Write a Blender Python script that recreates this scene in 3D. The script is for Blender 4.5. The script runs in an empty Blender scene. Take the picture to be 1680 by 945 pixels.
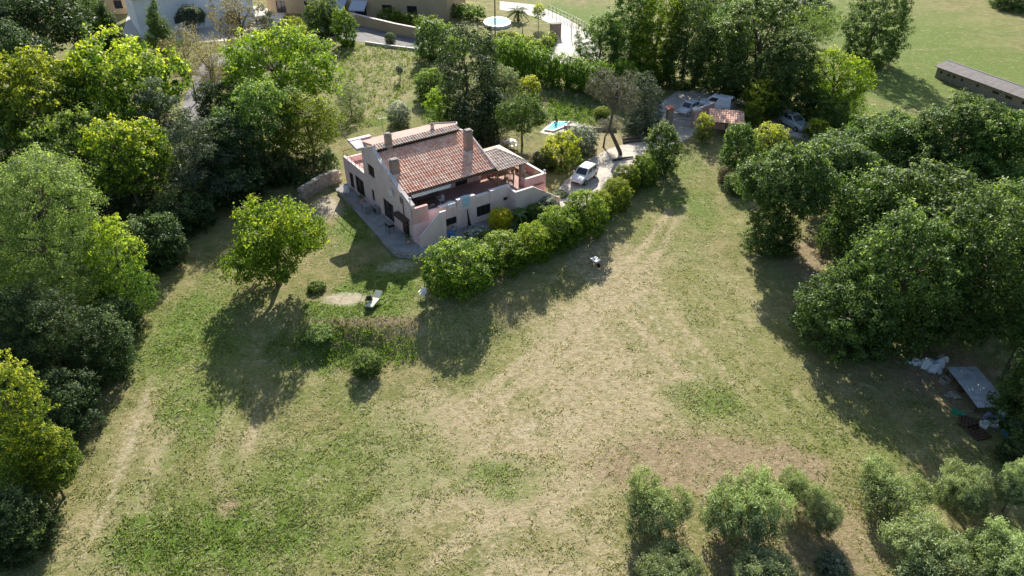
import bpy, math, random
import numpy as np
from mathutils import Vector, Matrix

S = bpy.context.scene
COL = S.collection
R = math.radians
rng = np.random.default_rng(7)
random.seed(7)

# ---------------------------------------------------------------- camera, sky, sun, exposure
CAM_H, PITCH, HFOV = 33.0, R(34), R(72)
cam = bpy.data.cameras.new("camera"); camo = bpy.data.objects.new("camera", cam)
COL.objects.link(camo); S.camera = camo
cam.sensor_width = 36; cam.lens = 18 / math.tan(HFOV / 2)
cam.clip_end = 3000; cam.clip_start = 0.5
camo.location = (0, 0, CAM_H); camo.rotation_euler = (math.pi / 2 - PITCH, 0, 0)

SUN_EL, SUN_AZ = R(29), R(0.8)          # azimuth from +Y towards +X
w = bpy.data.worlds.new("World"); S.world = w; w.use_nodes = True
nt = w.node_tree
sky = nt.nodes.new("ShaderNodeTexSky"); sky.sky_type = 'NISHITA'; sky.sun_disc = False
sky.sun_elevation = SUN_EL; sky.sun_rotation = SUN_AZ; sky.air_density = 1.0; sky.dust_density = 1.2
nt.links.new(sky.outputs[0], nt.nodes["Background"].inputs[0])
nt.nodes["Background"].inputs[1].default_value = 0.086
sun = bpy.data.lights.new("sun", 'SUN'); suno = bpy.data.objects.new("sun", sun); COL.objects.link(suno)
sun.energy = 5.0; sun.angle = R(0.5); sun.color = (1.0, 0.94, 0.84)
sd = Vector((math.sin(SUN_AZ) * math.cos(SUN_EL), math.cos(SUN_AZ) * math.cos(SUN_EL), math.sin(SUN_EL)))
suno.rotation_euler = sd.to_track_quat('Z', 'Y').to_euler(); suno.location = (0, 60, 80)
S.view_settings.view_transform = 'Standard'; S.view_settings.look = 'None'
S.view_settings.gamma = 1; S.view_settings.exposure = 0.9
S.cycles.max_bounces = 5; S.cycles.diffuse_bounces = 3; S.cycles.transmission_bounces = 3
S.cycles.transparent_max_bounces = 6; S.cycles.caustics_reflective = False; S.cycles.caustics_refractive = False
S.cycles.use_denoising = True

# ---------------------------------------------------------------- pixel -> world
F = 840 / math.tan(HFOV / 2)
CT, ST = math.cos(PITCH), math.sin(PITCH)
def ray(px, py):
    u = (px - 840) / F; v = (py - 472.5) / F
    return np.array([u, CT - v * ST, -ST - v * CT])
def flat(px, py, z=0.0):
    d = ray(px, py); t = (z - CAM_H) / d[2]
    return np.array([d[0] * t, d[1] * t, z])
_bx = [-200, -38, -23.5, -17.5, -7.5, -1.5, 3.6, 8.8, 14.5, 30, 200]
_by = [40, 41, 44.5, 44.6, 45.2, 46.8, 51.5, 57.5, 67, 74, 74]
def terrain(x, y):
    """lawn at 0, the meadow a little lower in front of the bank"""
    x = np.asarray(x, float); y = np.asarray(y, float)
    d = np.interp(x, _bx, _by) - y
    s = np.clip(d / 4.6, 0, 1); s = s * s * (3 - 2 * s)
    t = np.clip((x + 22) / 5, 0, 1) * np.clip((14 - x) / 18, 0, 1)
    return -1.15 * s * t
def at(px, py, dz=0.0):
    z = 0.0
    for _ in range(12):
        p = flat(px, py, z + dz); z = float(terrain(p[0], p[1]))
    return np.array([p[0], p[1], z])
def depth(p): return p[1] * CT - (p[2] - CAM_H) * ST

# ---------------------------------------------------------------- noise
_tab = rng.random((256, 256))
def vnoise(x, y):
    xi = np.floor(x).astype(int); yi = np.floor(y).astype(int)
    fx = x - xi; fy = y - yi
    fx = fx * fx * (3 - 2 * fx); fy = fy * fy * (3 - 2 * fy)
    g = lambda i, j: _tab[i & 255, j & 255]
    return (g(xi, yi) * (1 - fx) + g(xi + 1, yi) * fx) * (1 - fy) + (g(xi, yi + 1) * (1 - fx) + g(xi + 1, yi + 1) * fx) * fy
def fbm(x, y, s, o=4):
    r = 0; a = .5; t = 0
    for k in range(o):
        r = r + a * vnoise(x / s + 17.3 * k, y / s + 9.1 * k); t += a; a *= .5; s *= .5
    return r / t

# ---------------------------------------------------------------- mesh + object helpers
def raw_mesh(name, v, f):
    """v (N,3); f (M,k) array of equal-sized faces"""
    m = bpy.data.meshes.new(name)
    v = np.ascontiguousarray(v, np.float32); f = np.ascontiguousarray(f, np.int32)
    M, k = f.shape
    m.vertices.add(len(v)); m.vertices.foreach_set('co', v.ravel())
    m.loops.add(M * k); m.loops.foreach_set('vertex_index', f.ravel())
    m.polygons.add(M); m.polygons.foreach_set('loop_start', np.arange(0, M * k, k, dtype=np.int32))
    m.update(calc_edges=True)
    return m
def link(name, mesh, mat=None, parent=None, smooth=False):
    o = bpy.data.objects.new(name, mesh); COL.objects.link(o)
    if mat is not None: mesh.materials.append(mat)
    if parent is not None: o.parent = parent
    if smooth: mesh.polygons.foreach_set('use_smooth', [True] * len(mesh.polygons))
    return o
def tag(o, label=None, cat=None, group=None, kind=None):
    if label: o['label'] = label
    if cat: o['category'] = cat
    if group: o['group'] = group
    if kind: o['kind'] = kind
    return o
def thing(name, label, cat, loc=(0, 0, 0), rz=0.0, group=None):
    o = bpy.data.objects.new(name, None); COL.objects.link(o)
    o.location = loc; o.rotation_euler = (0, 0, rz); o.empty_display_size = .3
    return tag(o, label, cat, group)
def copy_tree(o, parent=None):
    c = o.copy(); COL.objects.link(c)
    if parent is not None: c.parent = parent
    for ch in list(o.children): copy_tree(ch, c)
    return c

class MB:
    def __init__(s): s.v = []; s.f = []
    def add(s, vs, fs):
        n = len(s.v); s.v += [tuple(map(float, p)) for p in vs]; s.f += [tuple(n + i for i in f) for f in fs]; return s
    def box(s, x0, x1, y0, y1, z0, z1):
        vs = [(x0, y0, z0), (x1, y0, z0), (x1, y1, z0), (x0, y1, z0), (x0, y0, z1), (x1, y0, z1), (x1, y1, z1), (x0, y1, z1)]
        return s.add(vs, [(0, 3, 2, 1), (4, 5, 6, 7), (0, 1, 5, 4), (1, 2, 6, 5), (2, 3, 7, 6), (3, 0, 4, 7)])
    def hexa(s, vs): return s.add(vs, [(0, 3, 2, 1), (4, 5, 6, 7), (0, 1, 5, 4), (1, 2, 6, 5), (2, 3, 7, 6), (3, 0, 4, 7)])
    def prism(s, poly, axis, a0, a1):
        """poly of 2D points extruded along axis 'x','y' or 'z' between a0 and a1"""
        def P(p, a): return (a, p[0], p[1]) if axis == 'x' else (p[0], a, p[1]) if axis == 'y' else (p[0], p[1], a)
        n = len(poly)
        vs = [P(p, a0) for p in poly] + [P(p, a1) for p in poly]
        return s.add(vs, [tuple(range(n))[::-1], tuple(range(n, 2 * n))] + [(i, (i + 1) % n, n + (i + 1) % n, n + i) for i in range(n)])
    def tube(s, pts, rad, n=8, cap=True):
        pts = [Vector(p) for p in pts]
        if not hasattr(rad, '__len__'): rad = [rad] * len(pts)
        base = len(s.v); prev = None
        for i, p in enumerate(pts):
            d = (pts[min(i + 1, len(pts) - 1)] - pts[max(i - 1, 0)]).normalized()
            if prev is None: prev = d.orthogonal().normalized()
            prev = (prev - d * prev.dot(d)).normalized(); q = d.cross(prev)
            for k in range(n):
                a = 2 * math.pi * k / n
                s.v.append(tuple(p + (prev * math.cos(a) + q * math.sin(a)) * rad[i]))
        for i in range(len(pts) - 1):
            for k in range(n):
                s.f.append((base + i * n + k, base + i * n + (k + 1) % n, base + (i + 1) * n + (k + 1) % n, base + (i + 1) * n + k))
        if cap:
            s.f.append(tuple(base + k for k in range(n))[::-1]); s.f.append(tuple(base + (len(pts) - 1) * n + k for k in range(n)))
        return s
    def build(s, name, mat, parent=None, smooth=False, bevel=0):
        m = bpy.data.meshes.new(name); m.from_pydata(s.v, [], s.f); m.update()
        o = link(name, m, mat, parent, smooth)
        import bmesh
        bm = bmesh.new(); bm.from_mesh(m); bmesh.ops.recalc_face_normals(bm, faces=bm.faces); bm.to_mesh(m); bm.free()
        if bevel:
            b = o.modifiers.new('bevel', 'BEVEL'); b.width = bevel; b.segments = 2; b.limit_method = 'ANGLE'; b.angle_limit = R(35)
        return o

# ---------------------------------------------------------------- materials
def newmat(name):
    m = bpy.data.materials.new(name); m.use_nodes = True
    n = m.node_tree; b = n.nodes["Principled BSDF"]; return m, n, b
def mat(name, col, rough=.8, metal=0, var=.12, scale=3.0, spec=.3, bump=0.0, bscale=20, dirt=None, dscale=.6):
    m, n, b = newmat(name); L = n.links
    tc = n.nodes.new("ShaderNodeTexCoord")
    ns = n.nodes.new("ShaderNodeTexNoise"); ns.inputs['Scale'].default_value = scale; ns.inputs['Detail'].default_value = 6
    L.new(tc.outputs['Object'], ns.inputs['Vector'])
    mr = n.nodes.new("ShaderNodeMapRange"); mr.inputs['From Min'].default_value = .3; mr.inputs['From Max'].default_value = .7
    mr.inputs['To Min'].default_value = 1 - var; mr.inputs['To Max'].default_value = 1 + var
    L.new(ns.outputs['Fac'], mr.inputs['Value'])
    mx = n.nodes.new("ShaderNodeVectorMath"); mx.operation = 'SCALE'; mx.inputs[0].default_value = col[:3]
    L.new(mr.outputs[0], mx.inputs['Scale'])
    out = mx.outputs[0]
    if dirt is not None:
        n2 = n.nodes.new("ShaderNodeTexNoise"); n2.inputs['Scale'].default_value = dscale; n2.inputs['Detail'].default_value = 8; n2.inputs['Roughness'].default_value = .7
        L.new(tc.outputs['Object'], n2.inputs['Vector'])
        rr = n.nodes.new("ShaderNodeMapRange"); rr.inputs['From Min'].default_value = .48; rr.inputs['From Max'].default_value = .68; rr.inputs['To Max'].default_value = .75
        L.new(n2.outputs['Fac'], rr.inputs['Value'])
        mm = n.nodes.new("ShaderNodeMix"); mm.data_type = 'RGBA'; mm.inputs[7].default_value = (*dirt, 1)
        L.new(rr.outputs[0], mm.inputs[0]); L.new(out, mm.inputs[6]); out = mm.outputs[2]
    L.new(out, b.inputs['Base Color'])
    b.inputs['Roughness'].default_value = rough; b.inputs['Metallic'].default_value = metal
    b.inputs['Specular IOR Level'].default_value = spec
    if bump:
        nb = n.nodes.new("ShaderNodeTexNoise"); nb.inputs['Scale'].default_value = bscale; nb.inputs['Detail'].default_value = 5
        L.new(tc.outputs['Object'], nb.inputs['Vector'])
        bp = n.nodes.new("ShaderNodeBump"); bp.inputs['Strength'].default_value = bump; bp.inputs['Distance'].default_value = .05
        L.new(nb.outputs['Fac'], bp.inputs['Height']); L.new(bp.outputs[0], b.inputs['Normal'])
    return m
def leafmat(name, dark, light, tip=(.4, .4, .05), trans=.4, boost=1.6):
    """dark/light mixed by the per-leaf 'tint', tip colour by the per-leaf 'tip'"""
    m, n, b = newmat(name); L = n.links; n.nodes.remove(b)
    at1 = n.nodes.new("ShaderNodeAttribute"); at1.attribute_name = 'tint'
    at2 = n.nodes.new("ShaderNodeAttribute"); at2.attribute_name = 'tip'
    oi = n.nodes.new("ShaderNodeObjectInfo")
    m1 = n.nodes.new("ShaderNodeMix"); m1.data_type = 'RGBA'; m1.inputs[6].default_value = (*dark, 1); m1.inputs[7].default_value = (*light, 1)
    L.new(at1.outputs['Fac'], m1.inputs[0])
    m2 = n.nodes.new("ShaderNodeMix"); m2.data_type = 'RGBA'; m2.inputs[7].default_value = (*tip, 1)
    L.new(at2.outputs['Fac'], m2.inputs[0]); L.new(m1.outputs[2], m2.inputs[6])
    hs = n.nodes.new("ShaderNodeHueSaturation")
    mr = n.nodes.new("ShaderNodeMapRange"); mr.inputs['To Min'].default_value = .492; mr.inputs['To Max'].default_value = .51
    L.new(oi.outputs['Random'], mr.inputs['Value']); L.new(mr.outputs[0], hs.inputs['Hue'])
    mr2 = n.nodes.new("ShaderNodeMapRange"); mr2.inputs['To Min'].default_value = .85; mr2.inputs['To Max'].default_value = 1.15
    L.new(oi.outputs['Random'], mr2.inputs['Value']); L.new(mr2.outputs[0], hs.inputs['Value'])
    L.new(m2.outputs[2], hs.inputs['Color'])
    d = n.nodes.new("ShaderNodeBsdfPrincipled"); d.inputs['Roughness'].default_value = .55; d.inputs['Specular IOR Level'].default_value = .25
    L.new(hs.outputs[0], d.inputs['Base Color'])
    t = n.nodes.new("ShaderNodeBsdfTranslucent")
    sc = n.nodes.new("ShaderNodeMix"); sc.data_type = 'RGBA'; sc.blend_type = 'MULTIPLY'; sc.inputs[0].default_value = 1
    sc.inputs[7].default_value = (boost * 1.1, boost * 1.15, boost * .55, 1); sc.clamp_result = False
    L.new(hs.outputs[0], sc.inputs[6]); L.new(sc.outputs[2], t.inputs['Color'])
    ms = n.nodes.new("ShaderNodeMixShader"); ms.inputs[0].default_value = trans
    L.new(d.outputs[0], ms.inputs[1]); L.new(t.outputs[0], ms.inputs[2])
    L.new(ms.outputs[0], n.nodes["Material Output"].inputs[0])
    return m

LM = {
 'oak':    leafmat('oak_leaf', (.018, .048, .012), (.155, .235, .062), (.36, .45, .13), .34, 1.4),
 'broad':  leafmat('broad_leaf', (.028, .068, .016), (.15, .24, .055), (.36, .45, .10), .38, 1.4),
 'bright': leafmat('bright_leaf', (.055, .11, .012), (.20, .28, .028), (.38, .42, .04), .48),
 'ail':    leafmat('yellow_tipped_leaf', (.032, .075, .015), (.14, .225, .025), (.54, .58, .05), .42),
 'willow': leafmat('willow_leaf', (.055, .10, .03), (.22, .30, .09), (.42, .50, .17), .4),
 'olive':  leafmat('olive_leaf', (.10, .135, .065), (.26, .32, .16), (.43, .50, .26), .3, 1.25),
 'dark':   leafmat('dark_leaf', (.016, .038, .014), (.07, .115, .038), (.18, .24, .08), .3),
 'cedar':  leafmat('cedar_needle', (.035, .06, .035), (.14, .18, .12), (.26, .31, .21), .28, 1.2),
 'grey':   leafmat('grey_needle', (.07, .072, .058), (.20, .195, .16), (.32, .31, .26), .25, 1.2),
 'brown':  leafmat('dry_leaf', (.13, .11, .065), (.30, .25, .16), (.42, .37, .26), .35, 1.2),
 'yellow': leafmat('golden_leaf', (.40, .40, .012), (.78, .74, .03), (.88, .84, .06), .4, 1.5),
 'ytop':   leafmat('golden_conifer_leaf', (.04, .08, .012), (.16, .21, .024), (.56, .56, .06), .4),
 'hedge':  leafmat('laurel_leaf', (.045, .10, .010), (.15, .25, .022), (.36, .44, .05), .36),
 'white':  leafmat('white_blossom_leaf', (.06, .10, .04), (.26, .31, .19), (.80, .80, .74), .2, 1.1),
 'palm':   leafmat('palm_leaf', (.06, .10, .04), (.24, .29, .14), (.40, .44, .24), .35),
}
M = {
 'bark': mat('bark', (.13, .10, .075), .95, bump=.6, bscale=12, var=.3),
 'bark_pale': mat('bark_pale', (.26, .22, .18), .95, bump=.5, bscale=12, var=.3),
 'plaster': mat('plaster', (.90, .67, .65), .9, var=.05, scale=1.5, dirt=(.66, .54, .51), dscale=.8, bump=.1, bscale=30),
 'pink': mat('pink_plaster', (.72, .44, .40), .9, var=.07, scale=2, dirt=(.50, .30, .27), dscale=1),
 'white': mat('white_paint', (.78, .77, .74), .6, var=.05),
 'coping': mat('coping', (.76, .67, .64), .8, var=.08, dirt=(.5, .47, .42), dscale=1.5),
 'dark': mat('dark_opening', (.025, .022, .02), .4, var=.2),
 'wood': mat('wood', (.30, .18, .09), .8, var=.25, scale=6),
 'wood_dark': mat('wood_dark', (.10, .06, .04), .7, var=.2, scale=6),
 'terrafloor': mat('terrace_paving', (.43, .26, .22), .85, var=.12, scale=4, dirt=(.50, .36, .32), dscale=1.3),
 'brick': mat('brick', (.34, .25, .21), .9, var=.2, scale=9, bump=.4),
 'stone': mat('stone', (.33, .30, .26), .95, var=.35, scale=2.2, bump=.8, bscale=5),
 'slab': mat('stone_slab', (.36, .35, .34), .9, var=.2, scale=1.3, dirt=(.24, .25, .23), dscale=.9, bump=.3),
 'concrete': mat('pale_concrete', (.60, .56, .50), .9, var=.08, scale=.6, dirt=(.50, .46, .41), dscale=.3),
 'gravel': mat('driveway_gravel', (.60, .54, .46), .95, var=.22, scale=1.2, dirt=(.42, .35, .26), dscale=.4, bump=.5, bscale=14),
 'asphalt': mat('asphalt', (.20, .19, .19), .9, var=.15, scale=.8, dirt=(.28, .27, .25), dscale=.4),
 'metal': mat('metal', (.45, .46, .47), .35, .8, var=.1),
 'metal_grey': mat('grey_metal', (.28, .28, .29), .5, .4, var=.1),
 'rubber': mat('rubber', (.02, .02, .02), .8),
 'carwhite': mat('white_car_paint', (.84, .84, .84), .25, 0, var=.02, spec=.6),
 'carsilver': mat('silver_car_paint', (.50, .53, .56), .28, .4, var=.02, spec=.6),
 'carpale': mat('pale_blue_car_paint', (.60, .65, .68), .28, .1, var=.02, spec=.6),
 'glass': mat('dark_glass', (.03, .035, .045), .08, 0, var=.05, spec=.8),
 'lamp': mat('headlight', (.6, .62, .62), .15, .3), 'tail': mat('tail_light', (.35, .02, .02), .25),
 'plastic_white': mat('white_plastic', (.78, .78, .76), .4, var=.03), 'plastic_black': mat('black_plastic', (.02, .02, .022), .4, var=.1),
 'cream': mat('cream_fabric', (.72, .70, .52), .8, var=.06),
 'blue': mat('blue_plastic', (.06, .22, .45), .4), 'green': mat('green_plastic', (.03, .28, .16), .4),
 'turq': mat('turquoise_cloth', (.42, .58, .66), .9, var=.4, scale=14),
 'ochre': mat('ochre_plaster', (.50, .38, .24), .9, var=.1, scale=1, dirt=(.42, .29, .16), dscale=.5),
 'bluewall': mat('white_wall', (.86, .86, .87), .9, var=.05, dirt=(.62, .62, .62), dscale=.4),
 'awning': mat('pale_awning', (.62, .64, .72), .8, var=.08),
 'tarp': mat('pale_tarp', (.62, .66, .72), .55, var=.12, scale=3),
 'purple': mat('patterned_cloth', (.25, .24, .42), .9, var=.5, scale=12),
 'red': mat('red_tile_cap', (.50, .16, .12), .8, var=.1),
}
def watermat():
    m, n, b = newmat('pool_water')
    b.inputs['Base Color'].default_value = (.06, .56, .62, 1); b.inputs['Roughness'].default_value = .03; b.inputs['Specular IOR Level'].default_value = .2
    return m
M['water'] = watermat()
def tilemat(name, c1, c2, c3):
    m, n, b = newmat(name); L = n.links
    tc = n.nodes.new("ShaderNodeTexCoord")
    vo = n.nodes.new("ShaderNodeTexVoronoi"); vo.inputs['Scale'].default_value = 3.2; L.new(tc.outputs['Object'], vo.inputs['Vector'])
    cr = n.nodes.new("ShaderNodeValToRGB"); e = cr.color_ramp.elements
    e[0].color = (*c1, 1); e[1].color = (*c2, 1); e[0].position = .2; e[1].position = .8
    L.new(vo.outputs['Color'], cr.inputs[0])
    ns = n.nodes.new("ShaderNodeTexNoise"); ns.inputs['Scale'].default_value = .9; ns.inputs['Detail'].default_value = 8; L.new(tc.outputs['Object'], ns.inputs['Vector'])
    mr = n.nodes.new("ShaderNodeMapRange"); mr.inputs['From Min'].default_value = .5; mr.inputs['From Max'].default_value = .7; mr.inputs['To Max'].default_value = .4
    L.new(ns.outputs['Fac'], mr.inputs['Value'])
    mx = n.nodes.new("ShaderNodeMix"); mx.data_type = 'RGBA'; mx.inputs[7].default_value = (*c3, 1)
    L.new(mr.outputs[0], mx.inputs[0]); L.new(cr.outputs[0], mx.inputs[6]); L.new(mx.outputs[2], b.inputs['Base Color'])
    b.inputs['Roughness'].default_value = .85; return m
M['tile'] = tilemat('terracotta_tile', (.80, .39, .26), (.95, .67, .51), (.70, .46, .35))
M['tile_pale'] = tilemat('weathered_tile', (.62, .46, .37), (.80, .66, .54), (.55, .45, .37))
M['tile_red'] = tilemat('flat_red_tile', (.47, .24, .20), (.54, .30, .25), (.40, .23, .2))
M['roof_grey'] = tilemat('fibre_cement', (.17, .15, .15), (.24, .215, .21), (.14, .13, .12))

# ---------------------------------------------------------------- ground colours as masks (real cover: straw, green, soil)
ell = []    # (cx, cy, rx, ry, rot, channel, amount)
def patch(px, py, rx, ry, ch, amt=1.0):
    """elliptical patch whose extent is given where it lies on the ground"""
    c = at(px, py); e = at(px + rx, py); t = at(px, py - ry)
    ell.append((c[0], c[1], abs(e[0] - c[0]), abs(t[1] - c[1]), ch, amt))
lines = []
def strip(pts, wid, ch, amt=1.0):
    lines.append(([at(*p)[:2] for p in pts], wid, ch, amt))
# straw
patch(900, 720, 230, 170, 'dry', .6); patch(760, 800, 160, 120, 'dry', .35); patch(1040, 560, 160, 130, 'dry', .45); patch(640, 860, 90, 60, 'dry', .55)
patch(1000, 440, 90, 60, 'dry', .5); patch(680, 720, 120, 60, 'dry', .3); patch(1160, 420, 60, 80, 'dry', .35); patch(420, 720, 80, 30, 'dry', .5)
patch(240, 700, 60, 90, 'dry', .6); patch(170, 880, 80, 60, 'dry', .5); patch(640, 130, 70, 60, 'dry', .45); patch(1000, 250, 60, 30, 'dry', .7); patch(930, 900, 200, 90, 'dry', .35)
patch(560, 420, 60, 30, 'dry', .4)
# lush
patch(520, 790, 260, 130, 'lush', .55); patch(330, 640, 70, 160, 'lush', .35); patch(1145, 655, 62, 36, 'lush', .6); patch(560, 900, 180, 60, 'lush', .5); patch(400, 900, 120, 60, 'lush', .4)
patch(620, 470, 80, 45, 'lush', 1.2); patch(560, 509, 66, 14, 'lush', 1.6); patch(570, 380, 45, 60, 'lush', .5); patch(860, 790, 70, 40, 'lush', .35); patch(1130, 420, 60, 100, 'lush', .35); patch(1120, 290, 60, 70, 'lush', .55)
patch(1500, 90, 300, 130, 'lush', .75); patch(940, 20, 80, 25, 'lush', 1.0); patch(930, 180, 70, 25, 'lush', .5); patch(640, 220, 60, 40, 'lush', .4); patch(700, 120, 30, 40, 'lush', .5)
patch(580, 380, 40, 60, 'lush', .45); patch(760, 560, 110, 50, 'lush', .3); patch(1380, 700, 160, 90, 'lush', .35); patch(1020, 820, 40, 90, 'lush', .3); patch(330, 520, 60, 90, 'lush', .5)
patch(540, 560, 60, 40, 'lush', .8); patch(250, 560, 50, 80, 'lush', .4)
# soil
patch(1330, 430, 70, 60, 'soil', .9); patch(1180, 750, 190, 45, 'soil', .7); patch(1060, 780, 60, 110, 'soil', .4); patch(1350, 900, 300, 110, 'soil', .75); patch(375, 830, 24, 18, 'soil', .8)
patch(558, 490, 38, 10, 'pale', 1.1); patch(535, 342, 30, 24, 'pale', 1.1); patch(890, 680, 60, 60, 'pale', .35); patch(620, 540, 80, 20, 'soil', .5)
patch(1190, 270, 60, 30, 'soil', .5); patch(1560, 620, 120, 60, 'soil', .9); patch(930, 270, 60, 20, 'soil', .5); patch(650, 438, 40, 12, 'pale', .7)
patch(760, 400, 120, 40, 'soil', .6); patch(1090, 180, 60, 30, 'soil', .8); patch(700, 470, 30, 10, 'soil', .3); patch(800, 230, 110, 30, 'soil', .7); patch(230, 560, 30, 40, 'soil', .2)
strip([(1040, 480), (1110, 545), (1180, 620), (1270, 710)], .55, 'pale', .42); strip([(1010, 500), (1075, 565), (1140, 640)], .3, 'dry', .7)
strip([(860, 610), (960, 500), (1060, 400), (1110, 330)], .45, 'dry', .8); strip([(880, 625), (985, 515), (1085, 410), (1130, 330)], .45, 'dry', .8)
strip([(250, 620), (215, 720), (180, 820), (130, 930)], .7, 'pale', .5); strip([(330, 560), (290, 680), (240, 800), (200, 940)], .6, 'dry', .6)
strip([(780, 740), (700, 640), (500, 600)], .8, 'dry', .3); strip([(600, 940), (640, 860), (700, 780), (860, 700)], .8, 'pale', .3)
strip([(1480, 82), (1560, 80), (1680, 72)], .6, 'soil', .4); strip([(620, 205), (650, 180), (720, 150)], .7, 'lush', .8)
strip([(480, 528), (560, 526), (690, 524)], .8, 'soil', .55); strip([(500, 545), (600, 543), (690, 540)], .9, 'dry', .6)
for k_ in range(5):
    strip([(1025 + 38 * k_, 470), (1100 + 40 * k_, 560), (1215 + 44 * k_, 690)], .22, 'dry' if k_ % 2 else 'pale', .55 - .06 * k_)
strip([(720, 690), (800, 640), (900, 560), (1010, 440)], .4, 'dry', .6); strip([(740, 705), (822, 655), (925, 575), (1035, 450)], .4, 'dry', .6)
strip([(700, 930), (820, 840), (940, 790), (1090, 740)], .5, 'dry', .5); strip([(420, 945), (380, 850), (350, 760), (380, 640)], .4, 'dry', .6); strip([(470, 945), (430, 850), (400, 760), (430, 650)], .4, 'dry', .5)
strip([(1300, 60), (1500, 120), (1520, 200)], .5, 'dry', .3); strip([(1440, 130), (1530, 90), (1680, 40)], .5, 'soil', .3); strip([(1420, 150), (1500, 190), (1560, 220)], .5, 'dry', .4)
patch(1160, 765, 150, 40, 'soil', .25); patch(1040, 850, 40, 90, 'soil', .4)
def masks(x, y):
    out = {k: np.zeros_like(x) for k in ('dry', 'lush', 'soil', 'pale')}
    wob = (fbm(x, y, 5.0) - .5) * 2.6 + (fbm(x + 50, y, 1.2) - .5) * .9
    for cx, cy, rx, ry, ch, amt in ell:
        d = np.sqrt(((x - cx) / rx) ** 2 + ((y - cy) / ry) ** 2) + wob * .6
        out[ch] += amt * np.clip(1.35 - d, 0, 1)
    for pts, wid, ch, amt in lines:
        dm = np.full_like(x, 1e9)
        for p, q in zip(pts[:-1], pts[1:]):
            v = q - p; t = np.clip(((x - p[0]) * v[0] + (y - p[1]) * v[1]) / (v @ v), 0, 1)
            dm = np.minimum(dm, np.hypot(x - p[0] - t * v[0], y - p[1] - t * v[1]))
        out[ch] += amt * np.clip(1.3 - dm / wid + wob * .7, 0, 1)
    for k in out: out[k] = np.clip(out[k], 0, 1.2)
    return out

def ground_material():
    m, n, b = newmat('meadow'); L = n.links
    tc = n.nodes.new("ShaderNodeTexCoord")
    def noise(scale, det=6, rough=.6, dist=0.0):
        k = n.nodes.new("ShaderNodeTexNoise"); k.inputs['Scale'].default_value = scale; k.inputs['Detail'].default_value = det
        k.inputs['Roughness'].default_value = rough; k.inputs['Distortion'].default_value = dist
        L.new(tc.outputs['Object'], k.inputs['Vector']); return k.outputs['Fac']
    def mixc(f, a, c):
        k = n.nodes.new("ShaderNodeMix"); k.data_type = 'RGBA'
        for idx, val in ((0, f), (6, a), (7, c)):
            if isinstance(val, (tuple, list)): k.inputs[idx].default_value = (*val, 1)
            elif isinstance(val, float): k.inputs[idx].default_value = val
            else: L.new(val, k.inputs[idx])
        return k.outputs[2]
    def math_(op, a, c):
        k = n.nodes.new("ShaderNodeMath"); k.operation = op
        for i, val in enumerate((a, c)):
            if isinstance(val, float): k.inputs[i].default_value = val
            else: L.new(val, k.inputs[i])
        return k.outputs[0]
    def rng_(v, a, c, t0=0., t1=1.):
        k = n.nodes.new("ShaderNodeMapRange"); L.new(v, k.inputs[0]); k.inputs[1].default_value = a; k.inputs[2].default_value = c
        k.inputs[3].default_value = t0; k.inputs[4].default_value = t1; return k.outputs[0]
    def attr(nm):
        k = n.nodes.new("ShaderNodeAttribute"); k.attribute_name = nm; return k.outputs['Fac']
    fine = noise(2.6, 8, .75); mid = noise(.45, 6, .65, .4); big = noise(.09, 5, .6)
    base = mixc(rng_(mid, .38, .62), (.14, .155, .042), (.29, .24, .115))
    base = mixc(rng_(big, .4, .6, 0., .5), base, (.23, .25, .08))
    lush = mixc(rng_(fine, .4, .6), (.07, .14, .016), (.15, .225, .034))
    dry = mixc(rng_(fine, .35, .65), (.28, .225, .125), (.50, .415, .265))
    soil = mixc(rng_(fine, .35, .65), (.22, .16, .095), (.37, .28, .18))
    pale = mixc(rng_(fine, .3, .7), (.42, .35, .25), (.56, .49, .38))
    def k_(a, lo=.35):   # mask broken up by noise so patches look ragged
        return rng_(math_('ADD', attr(a), math_('MULTIPLY', math_('SUBTRACT', fine, .5), 1.6)), lo, lo + .55)
    c = mixc(k_('dry', .2), base, dry); c = mixc(k_('lush', .25), c, lush); c = mixc(k_('soil', .3), c, soil); c = mixc(k_('pale', .35), c, pale)
    m3 = noise(1.1, 5, .7, .8)
    c = mixc(rng_(m3, .52, .66, 0., .5), c, (.12, .16, .04)); c = mixc(rng_(m3, .34, .46, .45, 0.), c, (.44, .385, .23))
    spk = noise(9, 4, .8)
    c = mixc(rng_(spk, .52, .66, 0., .6), c, (.075, .105, .03))
    c = mixc(rng_(noise(6.5, 3, .7), .54, .68, 0., .55), c, (.50, .44, .29))
    L.new(c, b.inputs['Base Color']); b.inputs['Roughness'].default_value = .95; b.inputs['Specular IOR Level'].default_value = .1
    bp = n.nodes.new("ShaderNodeBump"); bp.inputs['Strength'].default_value = .55; bp.inputs['Distance'].default_value = .25
    hh = math_('ADD', fine, math_('MULTIPLY', spk, .35)); L.new(hh, bp.inputs['Height']); L.new(bp.outputs[0], b.inputs['Normal'])
    return m

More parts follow.
